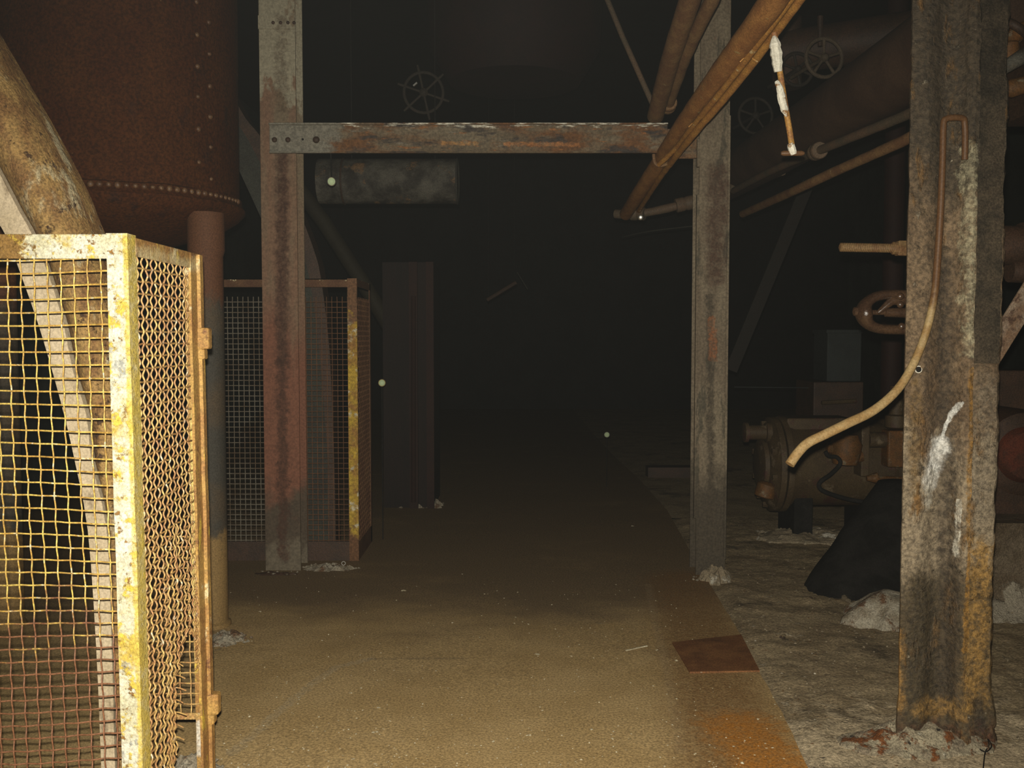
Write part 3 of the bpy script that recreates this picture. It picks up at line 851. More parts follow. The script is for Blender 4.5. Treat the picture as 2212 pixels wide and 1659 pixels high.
# ------------------------------------------------------------------ overhead pipes
def pipe(pts, r, mat, label, name='overhead_pipe', cat='pipe', group=None, couplings=(), n=1, rough=0.0, seg=18):
    P = [at(*p) for p in pts]
    path = smooth_path(P, n) if n > 1 else P
    # more rings on straight runs for slight unevenness
    fine = []
    for a, b in zip(path[:-1], path[1:]):
        m = max(1, int((b - a).length / 0.06)) if rough else 1
        for k in range(m):
            fine.append(a.lerp(b, k / m))
    fine.append(path[-1])
    rs = [r * (1 + rough * fbm((p.x, p.y, p.z), 9)) for p in fine]
    root = thing(name, label, cat, fine[-1], group)
    MB().tube(fine, rs, seg).build('pipe_run', mat, root, smooth=True)
    for (t_, rr, ln) in couplings:
        k = t_ * (len(P) - 1)
        i = min(int(k), len(P) - 2)
        c = P[i].lerp(P[i + 1], k - i)
        d = (P[i + 1] - P[i]).normalized()
        g = MB().lathe([(rr * 0.92, -ln / 2), (rr, -ln / 2 + 0.005), (rr, -ln * 0.1), (rr * 0.9, 0), (rr, ln * 0.1), (rr, ln / 2 - 0.005), (rr * 0.92, ln / 2)], c, d, 16)
        g.build('coupling', mat, root, smooth=True)
    return root

pipe([(1735, -110, 3.2), (1672, 0, 3.62), (1562, 150, 4.45), (1478, 268, 5.4), (1428, 345, 6.2), (1385, 410, 7.0), (1352, 462, 8.0)], 0.051, m_pipe_warm,
     'thickest rust brown overhead pipe running back over the end of the cross beam', rough=0.05, n=3)
g_ = 0
root = pipe([(1790, -85, 3.3), (1727, 0, 3.62), (1590, 182, 4.5), (1490, 300, 5.3), (1424, 386, 6.5), (1380, 455, 8.0)], 0.019, m_pipe_gold,
     'ochre conduit with a second strand beside it just right of the thickest overhead pipe', name='overhead_conduit', cat='conduit', rough=0.12, n=3)
P2 = smooth_path([at(*p) for p in [(1766, -85, 3.24), (1710, -3, 3.56), (1574, 178, 4.45), (1500, 268, 5.1), (1462, 318, 5.6), (1424, 355, 5.9)]], 6)
MB().tube(P2, [0.015 * (1 + 0.2 * fbm(p, 9)) for p in P2], 10).build('second_strand', m_pipe_gold, root, smooth=True)
for i_ in (0.35, 0.62):
    pa = P2[int(i_ * (len(P2) - 1))]
    MB().tube([pa + Vector((-0.03, 0, -0.015)), pa + Vector((-0.005, -0.02, 0.01)), pa + Vector((0.04, -0.015, -0.02))], 0.003, 5).build('tie_wire', m_pipe_gold, root)
pipe([(1508, -60, 4.4), (1490, 0, 4.65), (1448, 130, 5.3), (1416, 250, 6.15)], 0.052, m_pipe_mid, 'leftmost brown pipe of the pair rising from the right end of the cross beam', rough=0.04, n=2)
pipe([(1560, -60, 4.5), (1538, 0, 4.7), (1480, 120, 5.3), (1442, 232, 6.1)], 0.036, m_pipe_mid, 'slimmer right hand pipe of the pair rising from the cross beam, with a coupling', rough=0.08, n=2, couplings=((0.98, 0.05, 0.09),))
pipe([(1300, -30, 6.6), (1345, 80, 6.5), (1420, 248, 6.3)], 0.018, m_pipe_dim, 'thin dull grey rod slanting down to the top of the pair of brown pipes', name='sway_rod', cat='rod')
pipe([(2140, 20, 4.1), (1950, 150, 4.9), (1760, 270, 6.3), (1640, 345, 7.6), (1560, 392, 9.0)], 0.185, M('big_pipe_dull', (0.075, 0.042, 0.024), (0.05, 0.026, 0.015), 3, bump=0.3, grain=0.25),
     'very wide dull brown pipe sloping down behind the big right hand column', name='large_pipe', n=3, seg=36)
pipe([(2010, 222, 4.6), (1950, 252, 4.9), (1765, 327, 6.0), (1660, 372, 7.0), (1585, 412, 8.0)], 0.026, m_pipe_dim, 'thin dull pipe with a coupling sloping beneath the very wide pipe', couplings=((0.50, 0.052, 0.11),), rough=0.05, n=2)
pipe([(2010, 272, 4.5), (1950, 305, 4.75), (1800, 372, 5.5), (1720, 410, 6.0), (1605, 462, 7.4)], 0.027, m_pipe_mid, 'lowest plain brown pipe sloping beneath the very wide pipe', rough=0.05, n=2)
pipe([(1690, 370, 7.4), (1600, 398, 8.0), (1480, 440, 8.2), (1380, 462, 8.2), (1330, 462, 8.3)], 0.036, m_pipe_dim, 'dim pipe running left behind the right column to the far end of the thickest pipe', rough=0.2, n=3, couplings=((0.5, 0.06, 0.16), (0.76, 0.055, 0.12)))
pipe([(1500, 488, 8.6), (1400, 500, 9.0), (1345, 512, 9.5)], 0.006, m_dim_grey, 'faint thin wire stretched below the far pipe ends', name='slack_wire', cat='wire', n=3)
dome(at(1384, 470, 8.0), (0, -1, 0), 0.020)
single('dust_speck', MB().lathe([(0.022, 0), (0.021, 0.004), (0.014, 0.007), (0.003, 0.008)], at(1384, 470, 7.97), (-0.13, -1, -0.17), 16), m_bright_metal,
       'tiny shiny white cap added for flash-lit dust at the far lower end of the thickest pipe', 'speck', smooth=True)  # shiny disc added in place of a dust mote lit by the flash

# peeling hanger rod with T foot
hr = thing('hanger_rod', 'peeling cream painted hanger rod with a T shaped foot hanging below the conduits', 'rod', at(1712, 330, 3.7))
g = MB()
pts = [at(*p) for p in [(1672, 70, 3.66), (1684, 150, 3.68), (1694, 215, 3.69), (1706, 285, 3.7), (1712, 326, 3.7)]]
path = smooth_path(pts, 8)
g.tube(path, 0.0115, 10)
g.build('rod', m_rod_rust, hr, smooth=True)
def flake(pts, rs, nm='paint_scab'):
    P = smooth_path([at(*p) for p in pts], 5)
    m = len(P) - 1
    RR = []
    for i in range(len(P)):
        t_ = i / m * (len(rs) - 1)
        k = min(int(t_), len(rs) - 2)
        RR.append((rs[k] + (rs[k + 1] - rs[k]) * (t_ - k)) * (1 + 0.25 * mn.noise(P[i] * 60)))
    MB().tube(P, RR, 9).build(nm, m_flake, hr, smooth=False)
flake([(1672, 78, 3.64), (1675, 100, 3.64), (1678, 122, 3.65), (1681, 155, 3.66)], [0.006, 0.022, 0.020, 0.015])
flake([(1677, 175, 3.66), (1684, 190, 3.66), (1689, 215, 3.67), (1695, 238, 3.68), (1700, 252, 3.68)], [0.006, 0.013, 0.017, 0.014, 0.004])
flake([(1707, 310, 3.69), (1711, 322, 3.69), (1715, 334, 3.69)], [0.009, 0.017, 0.010])
g = MB()
g.tube([at(1687, 331, 3.7), at(1692, 331, 3.7), at(1731, 331, 3.7), at(1737, 331, 3.7)], [0.006, 0.010, 0.010, 0.006], 12)
g.build('foot', m_bent, hr, smooth=True)

# ------------------------------------------------------------------ handwheels and duct work in the dark
def handwheel(px, py, Y, R, mat, label, spokes=5, tilt=(0.15, -1, 0.0), knobs=False, rr=0.013, stem=0.5, glint=False):
    c = at(px, py, Y)
    ax = Vector(tilt).normalized()
    root = thing('handwheel', label, 'valve wheel', c)
    MB().torus(c, ax, R, rr, 40, 8).build('rim', mat, root, smooth=True)
    a, b = frame_of(ax)
    for k in range(spokes):
        t_ = 2 * PI * k / spokes + 0.3
        e = a * math.cos(t_) + b * math.sin(t_)
        g = MB().tube([c, c + e * R * 0.5, c + e * R], [rr * 0.9, rr * 0.7, rr * 0.9], 8)
        if knobs:
            g.tube([c + e * R * 0.8, c + e * R * 1.12, c + e * R * 1.38], [rr * 0.8, rr * 0.9, rr * 0.7], 8)
        g.build('spoke', mat, root, smooth=True)
    MB().lathe([(R * 0.12, -0.02), (R * 0.22, -0.015), (R * 0.22, 0.02), (R * 0.13, 0.035), (R * 0.05, 0.04)], c, ax, 16).build('hub', mat, root, smooth=True)
    MB().tube([c, c - ax * stem], rr * 1.0, 10).build('stem', mat, root, smooth=True)
    return root
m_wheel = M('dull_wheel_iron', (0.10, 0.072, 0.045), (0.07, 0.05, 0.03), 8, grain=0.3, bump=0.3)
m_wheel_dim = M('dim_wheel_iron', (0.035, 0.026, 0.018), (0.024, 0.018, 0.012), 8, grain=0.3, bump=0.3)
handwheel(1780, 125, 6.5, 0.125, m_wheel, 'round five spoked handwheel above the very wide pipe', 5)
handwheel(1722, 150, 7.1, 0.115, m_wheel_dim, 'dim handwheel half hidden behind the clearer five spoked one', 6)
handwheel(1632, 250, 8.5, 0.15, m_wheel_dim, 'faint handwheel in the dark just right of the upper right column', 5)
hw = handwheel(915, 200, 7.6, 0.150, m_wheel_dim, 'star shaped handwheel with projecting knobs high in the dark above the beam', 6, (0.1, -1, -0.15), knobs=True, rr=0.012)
single('glint_fleck', MB().bar(at(893, 186, 7.42), at(901, 179, 7.42), 0.022, 0.012), m_bright_metal, 'tiny bright white metal tag added as a glint on the star shaped handwheel', 'fleck')  # metal sliver added to imitate a bright glint
vb = thing('gate_valve', 'dull rusty valve body carrying the handwheels at upper right', 'valve', at(1790, 120, 7.3))
g = MB()
g.tube([at(1700, 40, 7.5), at(1700, 190, 7.5)], 0.11, 16)
g.tube([at(1690, 115, 7.5), at(2050, 60, 7.0)], 0.16, 20)
g.build('body', m_iron_dark, vb, smooth=True)
MB().tube([at(1772, 35, 7.0), at(1772, 100, 7.0)], 0.02, 8).build('spindle', m_iron_dark, vb, smooth=True)
g = MB().lathe([(0.02, 0), (0.60, 0.06), (0.78, 0.35), (0.80, 0.8), (0.80, 1.74)], (at(1112, 150, 9).x, 9.0, 3.74), (0, 0, 1), 40)
single('overhead_vessel', g, M('dim_red_vessel', (0.020, 0.005, 0.004), (0.012, 0.004, 0.0035), 3, grain=0.2), 'big dim reddish round bottomed vessel high up behind the cross beam', 'vessel', smooth=True)
dr = thing('lagged_duct', 'short mottled grey round duct just below the cross beam near the left column', 'duct', at(870, 440, 7.6))
c0, c1 = at(690, 392, 7.6), at(988, 392, 7.6)
MB().tube([c0, c0.lerp(c1, 0.3), c0.lerp(c1, 0.6), c1], 0.172, 28).build('duct_body', m_mottled, dr, smooth=True)
MB().torus(c1, (1, 0, 0), 0.172, 0.008, 36, 6).build('end_rim', m_dim_grey, dr, smooth=True)
MB().torus(c0.lerp(c1, 0.18), (1, 0, 0), 0.172, 0.008, 36, 6).build('band', m_iron_dark, dr, smooth=True)
for px in (760, 940):
    MB().tube([at(px, 345, 7.6), at(px, 345, 7.6) + Vector((0, 0, 2.6))], 0.004, 6).build('hanger', m_iron_black, dr)

# ------------------------------------------------------------------ second guard cage, its drive casing
C2X, C2Y0, C2Y1, C2Z = -0.982, 6.14, 6.86, 1.862
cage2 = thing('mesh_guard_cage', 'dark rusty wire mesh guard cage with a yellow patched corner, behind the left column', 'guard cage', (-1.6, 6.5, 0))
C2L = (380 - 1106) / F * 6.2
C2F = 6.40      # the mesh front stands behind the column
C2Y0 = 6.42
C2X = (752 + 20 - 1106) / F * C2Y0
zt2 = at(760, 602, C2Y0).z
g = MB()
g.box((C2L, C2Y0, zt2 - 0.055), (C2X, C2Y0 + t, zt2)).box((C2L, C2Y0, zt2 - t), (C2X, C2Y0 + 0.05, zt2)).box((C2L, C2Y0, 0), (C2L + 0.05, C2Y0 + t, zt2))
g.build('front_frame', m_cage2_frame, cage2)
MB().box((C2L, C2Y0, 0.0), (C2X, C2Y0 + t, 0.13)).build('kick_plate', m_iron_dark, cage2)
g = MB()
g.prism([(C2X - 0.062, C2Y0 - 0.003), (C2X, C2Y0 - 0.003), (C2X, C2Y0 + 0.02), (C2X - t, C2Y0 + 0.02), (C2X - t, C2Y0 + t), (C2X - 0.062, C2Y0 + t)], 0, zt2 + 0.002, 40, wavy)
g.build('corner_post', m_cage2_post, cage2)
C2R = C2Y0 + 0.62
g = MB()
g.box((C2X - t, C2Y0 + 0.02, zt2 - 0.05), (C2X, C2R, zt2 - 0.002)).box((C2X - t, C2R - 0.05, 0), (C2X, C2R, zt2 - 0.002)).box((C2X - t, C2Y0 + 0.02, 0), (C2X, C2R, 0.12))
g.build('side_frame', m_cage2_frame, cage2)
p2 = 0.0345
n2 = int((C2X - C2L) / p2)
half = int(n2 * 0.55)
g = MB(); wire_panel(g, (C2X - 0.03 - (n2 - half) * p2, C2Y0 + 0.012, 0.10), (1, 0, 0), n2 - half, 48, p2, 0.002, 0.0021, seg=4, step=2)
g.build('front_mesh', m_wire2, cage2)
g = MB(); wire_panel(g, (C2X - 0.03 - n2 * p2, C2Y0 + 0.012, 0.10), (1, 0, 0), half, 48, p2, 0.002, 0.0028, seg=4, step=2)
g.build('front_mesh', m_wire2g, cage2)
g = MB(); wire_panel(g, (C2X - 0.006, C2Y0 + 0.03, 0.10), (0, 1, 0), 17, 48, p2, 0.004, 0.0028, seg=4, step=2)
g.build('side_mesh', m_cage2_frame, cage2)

Y2 = 6.72
rows2 = [(200, 440, 462, 500), (255, 480, 502, 530), (300, 512, 535, 566), (400, 560, 585, 622), (470, 592, 618, 652), (540, 622, 648, 678), (600, 640, 668, 693), (760, 660, 690, 712), (1000, 676, 708, 722), (1205, 680, 712, 726)]
case2 = thing('drive_casing', 'dark slanting drive casing entering the rusty cage behind the left column', 'casing', at(690, 1205, Y2))
L2 = clampz(smooth_path([at(r[1] - 30, r[0], Y2) for r in rows2], 3)); B2 = clampz(smooth_path([at(r[2], r[0], Y2) for r in rows2], 3)); R2 = clampz(smooth_path([at(r[3], r[0], Y2) for r in rows2], 3))
MB().strip(B2, R2, 0.2).build('casing_body', m_iron_dark, case2)
MB().strip([p + Vector((0, 0.02, 0)) for p in L2], [p + Vector((0, 0.02, 0)) for p in B2], 0.16).build('pale_flange', m_dim_grey, case2)
single('slanted_pipe', MB().tube([at(640, 400, 9.0), at(700, 480, 9.0), at(790, 620, 9.0), at(850, 720, 9.0)], [0.07] * 4, 14), M('dim_olive_pipe', (0.024, 0.018, 0.009), (0.03, 0.024, 0.012), 5, grain=0.2),
       'dim olive pipe slanting down to the right above the rusty cage', 'pipe', smooth=True)
# rusty cabinet further back
cb = thing('steel_cabinet', 'faint dark red tall steel cabinet standing beyond the rusty mesh cage', 'cabinet', at(878, 1100, 8.5).xyz)
b0, b1, zc = at(826, 700, 8.4), at(936, 700, 8.4), at(880, 566, 8.4).z
MB().box((b0.x, 8.42, 0), (b1.x, 9.1, zc)).build('carcass', M('dim_red_panel', (0.015, 0.007, 0.005), (0.010, 0.006, 0.0045), 3, stretch=(3, 1, 0.4), grain=0.2), cb)
for a_, b_ in ((884, 902), (921, 937)):
    MB().box((at(a_, 700, 8.4).x, 8.38, 0), (at(b_, 700, 8.4).x, 8.42, zc)).build('upright', m_iron_red, cb)
MB().tube([at(893, 640, 8.37), at(893, 1085, 8.37)], 0.02, 8).build('pipe', m_iron_red, cb, smooth=True)

# round discs added as stand-ins for dust motes lit by the flash
def mote(px, py, Y, r, rim, face, label, cat, name, tilt=(0, -1, 0)):
    c = at(px, py, Y)
    n_ = (Vector((0, 0, EYE)) - c).normalized()
    root = thing(name, label, cat, c)
    MB().torus(c, n_, r, r * 0.13, 28, 8).build('rim', rim, root, smooth=True)
    MB().lathe([(r * 0.9, -0.02), (r * 0.95, 0.0), (r * 0.5, 0.003), (0.001, 0.004)], c, n_, 24).build('face', face, root, smooth=True)
    MB().tube([c, c - n_ * 0.12], r * 0.35, 8).build('stem', m_iron_black, root, smooth=True)
    return root
rg = mote(716, 392, 6.12, 0.025, m_bright_metal, m_dust_disc, 'small greenish dial with a bright rim, added for flash-lit dust just below the left end of the cross beam', 'dust_spot', 'dust_disc')
mote(825, 827, 7.0, 0.024, m_dust_rim, m_dust_disc, 'small yellow rimmed disc added for flash-lit dust beside the rusty mesh cage at the cabinet', 'dust_mote', 'dust_glint_disc')
mote(1311, 939, 9.5, 0.026, m_bright_metal, m_dust_disc, 'small pale green disc added for flash-lit dust low in the dark middle of the passage', 'dust_mote', 'dust_glint_disc')

MB().tube([at(716, 388, 6.135), Vector((at(716, 388, 6.135).x, 6.12, at(716, 330, 6.12).z))], 0.004, 6).build('bracket', m_iron_black, rg, smooth=True)
# posts / brackets added to carry those dust discs
single('dust_disc_rod', MB().tube([at(825, 835, 7.09), gnd(825, 835) * 0 + Vector((at(825, 835, 7.09).x, 7.09, 0))], 0.004, 6), m_iron_black, 'thin black rod added to carry the yellow rimmed dust disc', 'post', smooth=True)
single('dust_disc_rod', MB().tube([at(1311, 945, 9.6), Vector((at(1311, 945, 9.6).x, 9.6, 0))], 0.004, 6), m_iron_black, 'thin black rod added to carry the pale green dust disc in the passage', 'post', smooth=True)

# faint bits deep in the passage
lb = single('loose_bar', MB().tube([at(1052, 648, 10), at(1115, 610, 10)], 0.02, 8), m_iron_dark, 'faint short brown bar sloping upward deep in the passage', 'bar', smooth=True)
for px_, py_ in ((1056, 645), (1111, 612)):
    q_ = at(px_, py_, 10)
    MB().tube([q_, Vector((q_.x, q_.y, 5.5))], 0.003, 5).build('hanger_wire', m_iron_black, None, origin=Vector(lb.location)).parent = lb
for ch in lb.children:
    ch.location = (0, 0, 0)
single('slack_wire', MB().tube([at(1117, 588, 10), at(1140, 625, 10)], 0.004, 6), m_dim_grey, 'faint thin grey wire next to the short bar deep in the passage', 'wire')

# ------------------------------------------------------------------ big built-up column on the right
KY = 3.50
cx = lambda px, Y=KY: (px - 1106) / F * Y
col = thing('built_up_column', 'massive scaly grey brown riveted steel column on the right, crusted at its foot', 'column', (cx(2058), KY + 0.15, 0))
x0, x1, x2, x3, x4, x5 = cx(1956), cx(2062), cx(2078), cx(2100), cx(2108), cx(2168)
def dens(poly, step=0.02):
    out = []
    for a, b in zip(poly, poly[1:] + poly[:1]):
        a, b = Vector((*a, 0)), Vector((*b, 0))
        m = max(1, int((b - a).length / step))
        for k in range(m):
            q = a.lerp(b, k / m)
            out.append((q.x, q.y))
    return out
poly = dens([(x0, KY), (cx(1996), KY + 0.001), (cx(2012), KY + 0.012), (cx(2030), KY + 0.032), (cx(2048), KY + 0.042), (cx(2062), KY + 0.036), (cx(2072), KY + 0.012), (cx(2078), KY - 0.014), (cx(2088), KY - 0.026), (cx(2098), KY - 0.022), (x3 + 0.002, KY + 0.015), (x5 - 0.012, KY + 0.018), (x5, KY + 0.03), (x5, KY + 0.24), (x0 + 0.19, KY + 0.24), (x0 + 0.13, KY + 0.075), (x0 + 0.09, KY + 0.035), (x0 + 0.004, KY + 0.018)], 0.012)
zdark = at(2130, 785, KY).z
def colfn(p):
    x, y, z = p
    hi = max(0.0, min(1.0, (z - 1.6) / 0.6))
    ins = Vector((cx(2062) - x, KY + 0.1 - y, 0))
    a = 0.004 + 0.007 * hi
    n_ = a * fbm((x, y, z * 0.8), 14, 5) + 0.006 * fbm((x * 2, y, z), 5)
    d = Vector((x - cx(2062), (y - KY - 0.12) * 2.0, 0)).normalized()
    base = max(0.0, (0.20 - z) / 0.20)
    p = p + d * (n_ + base * (0.03 + 0.02 * fbm((x, y, z), 16)))
    if x > x3 and z > zdark and y < KY + 0.06:
        p = p + Vector((0, -0.010, 0))
    return p
MB().prism(poly, -0.03, 4.4, 420, colfn).build('column_shaft', m_col, col, smooth=True)
g = MB().prism(dens([(x3 + 0.004, KY + 0.006), (x5 - 0.016, KY + 0.008), (x5 - 0.010, KY + 0.03), (x3 + 0.004, KY + 0.03)], 0.012), zdark, 4.3, 300,
               lambda p: p + Vector((0.004 * fbm(p, 20), -0.010 + 0.006 * fbm(p, 22), 0)))
g.build('crusted_strip', m_col_dark, col, smooth=True)['label'] = 'black crusted strip'
MB().lathe([(0.0105, 0), (0.0105, 0.002)], at(1984, 798, KY - 0.006), (0, -1, 0), 16).build('drill_hole', m_iron_black, col)
MB().torus(at(1984, 798, KY - 0.006), (0, -1, 0), 0.0115, 0.0022, 20, 6).build('hole_rim', m_flake, col, smooth=True)
# crumbling mortar collar round the foot
cr = MB().lump((cx(2035, 3.42), 3.52, -0.01), 0.30, 0.15, 0.07, 0.5, 7, 14, 48)
single('mortar_collar', cr, m_crust, 'crumbling rust stained mortar collar around the foot of the massive right column', 'mortar')
random.seed(21)
for (px, py, r, lab) in [(2115, 1545, 0.022, 'biggest cream mortar lump stuck at the right corner of the massive column foot'), (2098, 1562, 0.018, 'mortar lump just below and left of the biggest one at the column foot'), (1968, 1582, 0.014, 'small mortar lump at the left corner of the massive column foot'), (2004, 1590, 0.016, 'mortar lump second from the left along the massive column foot'), (2052, 1586, 0.012, 'smallest mortar lump in the middle of the massive column foot')]:
    g = MB()
    p = gnd(px, py, 0.05)
    for _ in range(5):
        g.rock(p + Vector((random.uniform(-r, r), random.uniform(-r, r), random.uniform(-r / 2, r / 2))), r * random.uniform(0.5, 0.9), 0.8)
    single('mortar_lump', g, m_crust, lab, 'mortar', 'mortar lumps at the column foot')

# small wire loop on the floor by the column
wl = smooth_path([gnd(2108, 1612, .01), gnd(2128, 1624, .012), gnd(2142, 1612, .012), gnd(2134, 1596, .02), gnd(2136, 1610, .012), gnd(2128, 1626, .01), gnd(2124, 1660, .004)], 5)
single('wire_loop', MB().tube(wl, 0.0022, 6), m_iron_black, 'small black wire loop lying right of the massive column foot', 'wire')

# bent tube hung on the column
bt = smooth_path([at(2084, 345, 3.46), at(2085, 300, 3.455), at(2084, 268, 3.45), at(2080, 256, 3.445), at(2060, 254, 3.44), at(2044, 257, 3.44), at(2038, 270, 3.44), at(2036, 350, 3.44), at(2032, 450, 3.44), at(2026, 550, 3.44), at(2018, 640, 3.43),
                  at(2000, 718, 3.42), at(1972, 788, 3.40), at(1938, 842, 3.38), at(1888, 886, 3.36), at(1830, 915, 3.34), at(1785, 937, 3.33), at(1745, 957, 3.32), at(1722, 980, 3.31), at(1706, 1003, 3.30)], 5)
single('bent_tube', MB().tube(bt, [0.0112 + 0.0055 * min(1.0, max(0.0, (i - 35) / 40)) for i in range(len(bt))], 14), m_bent, 'long tan bent tube hooked over and curving down in front of the massive right column', 'tube', smooth=True)

# threaded rod through the column
tr = thing('threaded_rod', 'rusty threaded rod with a nut sticking out left of the massive column', 'rod', at(1960, 535, 3.62))
a_, b_ = at(1814, 534, 3.6), at(1975, 537, 3.62)
prof = []
Lr = (b_ - a_).length
nth = 30
prof.append((0.010, 0)); prof.append((0.0165, 0.003))
for k in range(nth):
    h = 0.005 + (Lr * 0.72) * k / nth
    prof.append((0.0140, h)); prof.append((0.0170, h + Lr * 0.72 / nth * 0.5))
prof.append((0.0165, Lr))
MB().lathe(prof, a_, b_ - a_, 16).build('threaded_shaft', m_thread, tr, smooth=False)
d_ = (b_ - a_).normalized()
MB().lathe([(0.020, 0), (0.024, 0.004), (0.024, 0.02)], a_ + d_ * (Lr * 0.70), d_, 16).build('washer', m_thread, tr)
MB().lathe([(0.028, 0), (0.031, 0.004), (0.031, 0.045), (0.028, 0.05)], a_ + d_ * (Lr * 0.76), d_, 6).build('nut', m_thread, tr)

# oily yoke fitting
yk = thing('yoke_fitting', 'oily dark brown U shaped yoke fitting sticking out left of the massive column', 'fitting', at(1960, 675, 3.75))
YK = 3.72
up = smooth_path([at(1985, 640, YK), at(1935, 636, YK), at(1895, 640, YK), at(1872, 655, YK), at(1866, 676, YK), at(1874, 697, YK), at(1896, 709, YK), at(1935, 712, YK), at(1985, 712, YK)], 7)
g = MB()
nY = len(up)
g.tube(up, [0.019 + 0.012 * math.exp(-((i / nY - 0.5) / 0.12) ** 2) for i in range(nY)], 14)
g.v = [Vector((v.x, YK + (v.y - YK) * 1.5, v.z)) for v in g.v]
g.build('yoke', m_yoke, yk, smooth=True)
MB().tube([at(1880, 675, YK), at(1910, 675, YK), at(1912, 675, YK), at(1990, 676, YK)], [0.010, 0.010, 0.017, 0.022], 12).build('spindle', m_yoke, yk, smooth=True)
MB().lathe([(0.006, 0), (0.016, 0.004), (0.019, 0.018), (0.022, 0.035)], at(1842, 673, YK), (1, 0, 0), 8).build('end_nut', m_yoke, yk, smooth=False)
MB().tube([at(1896, 676, YK - 0.01), at(1925, 650, YK - 0.01), at(1965, 648, YK)], [0.008, 0.018, 0.02], 10).build('gland_bracket', m_yoke, yk, smooth=True)
for (px, py) in ((1945, 640), (1948, 705), (1945, 658)):
    dome(at(px, py, YK - 0.04), (0, -1, 0), 0.014).build('bolt', m_yoke, yk, smooth=True)

# ------------------------------------------------------------------ things at the right edge, beyond the column
vc = thing('pipe_cluster', 'cluster of rusty pipe fittings at the top right corner behind the column', 'pipe fittings', at(2230, 120, 4.2))
YR = 4.1
MB().tube([at(2150, 86, YR), at(2175, 84, YR), at(2200, 70, YR), at(2260, 40, YR)], [0.03, 0.034, 0.034, 0.03], 14).build('elbow', m_machine_rust, vc, smooth=True)
MB().torus(at(2190, 60, YR), (0.5, -0.3, 0.8), 0.05, 0.018, 28, 10).build('union_nut', m_iron_dark, vc, smooth=True)
MB().lathe([(0.035, 0), (0.045, 0.01), (0.045, 0.09), (0.035, 0.10)], at(2176, 92, YR), (0.1, 0, -1), 12).build('nipple', m_machine_rust, vc, smooth=True)
MB().tube([at(2150, 165, YR - .05), at(2180, 140, YR - .05), at(2212, 120, YR - .05), at(2280, 90, YR)], [0.012, 0.028, 0.032, 0.034], 12).build('lower_elbow', m_mottled, vc, smooth=True)
MB().tube([at(2150, 195, YR), at(2176, 193, YR), at(2182, 192, YR), at(2225, 180, YR), at(2290, 165, YR)], [0.03, 0.032, 0.038, 0.035, 0.035], 14).build('lowest_pipe', m_machine_rust, vc, smooth=True)
MB().box((at(2240, 0, YR).x, YR - 0.05, at(2240, 240, YR).z), (at(2300, 0, YR).x, YR + 0.3, 4.0)).build('manifold', m_iron_dark, vc)
fc = thing('flanged_fitting', 'brown flanged fitting at the right edge at head height', 'fitting', at(2200, 575, 4.2))
MB().lathe([(0.085, 0), (0.085, 0.125), (0.098, 0.13), (0.098, 0.15), (0.13, 0.19), (0.14, 0.24), (0.14, 0.5)], at(2140, 530, 4.2), (1, 0.03, 0), 28).build('body', m_iron_dark, fc, smooth=True)
MB().tube([at(2180, 585, 4.2), at(2300, 590, 4.2)], 0.05, 12).build('lower_pipe', m_iron_dark, fc, smooth=True)
single('diagonal_brace', MB().bar(at(2100, 835, 4.15), at(2290, 528, 4.05), 0.012, 0.105, up=(0.6, 0, 0.4)), m_brace, 'pinkish brown flat steel brace slanting up out of frame right of the massive column', 'brace', bevel=0.003)
pb = MB()
bx = (cx(2128, 5.1), cx(2420, 5.1))
NXX = 40
vs, fs = [], []
def blockmb(lo, hi, st, amp, sc):
    m = MB()
    poly = dens([(lo[0], lo[1]), (hi[0], lo[1]), (hi[0], hi[1]), (lo[0], hi[1])], st)
    c_ = Vector(((lo[0] + hi[0]) / 2, (lo[1] + hi[1]) / 2, 0))
    def fn(p):
        d = Vector((p.x - c_.x, p.y - c_.y, 0)).normalized()
        flare = max(0.0, (0.22 - p.z) / 0.22) ** 2 * 0.12
        return p + d * (amp * fbm(p, sc) + flare)
    m.prism(poly, lo[2], hi[2], 24, fn)
    return m
single('concrete_plinth', blockmb((bx[0], 5.15, -0.03), (bx[1], 6.4, 0.50), 0.04, 0.04, 3), M('stained_plinth', (0.12, 0.085, 0.05), (0.19, 0.145, 0.095), 4, bump=1.0, bscale=20, dist=0.02, grain=0.4, patches=[((0.17, 0.08, 0.03), 3, 0.6, 0.1, ST), ((0.36, 0.31, 0.23), 8, 0.68, 0.05, ST, ('Z', 0.4, 0.0)), ((0.04, 0.03, 0.02), 4, 0.62, 0.08, (0.5, 1, 2))]), 'rough stained concrete plinth at the right edge behind the massive column', 'plinth', smooth=True)
mt = thing('motor', 'dark motor with a red rusted round end on the concrete plinth at the right edge', 'motor', (cx(2215, 5.5), 5.6, 0.5))
mc = at(2222, 985, 5.35)
MB().lathe([(0.02, 0), (0.13, 0.005), (0.15, 0.03), (0.16, 0.06)], mc, (0, 1, 0), 28).build('end_shield', M('red_rust', (0.11, 0.026, 0.012), (0.06, 0.022, 0.012), 10, bump=0.6), mt, smooth=True)
MB().lathe([(0.2, 0), (0.235, 0.02), (0.25, 0.08), (0.25, 0.7)], mc + Vector((0.02, 0.05, 0)), (0, 1, 0), 32).build('housing', m_iron_dark, mt, smooth=True)
MB().box((mc.x - 0.2, 5.42, 0.49), (mc.x + 0.35, 6.1, mc.z - 0.15)).build('foot', m_iron_dark, mt, bevel=0.01)
MB().box((cx(2150, 5.8), 5.8, mc.z + 0.15), (cx(2330, 5.8), 6.1, at(2200, 800, 5.8).z)).build('terminal_box', m_iron_dark, mt, bevel=0.01)

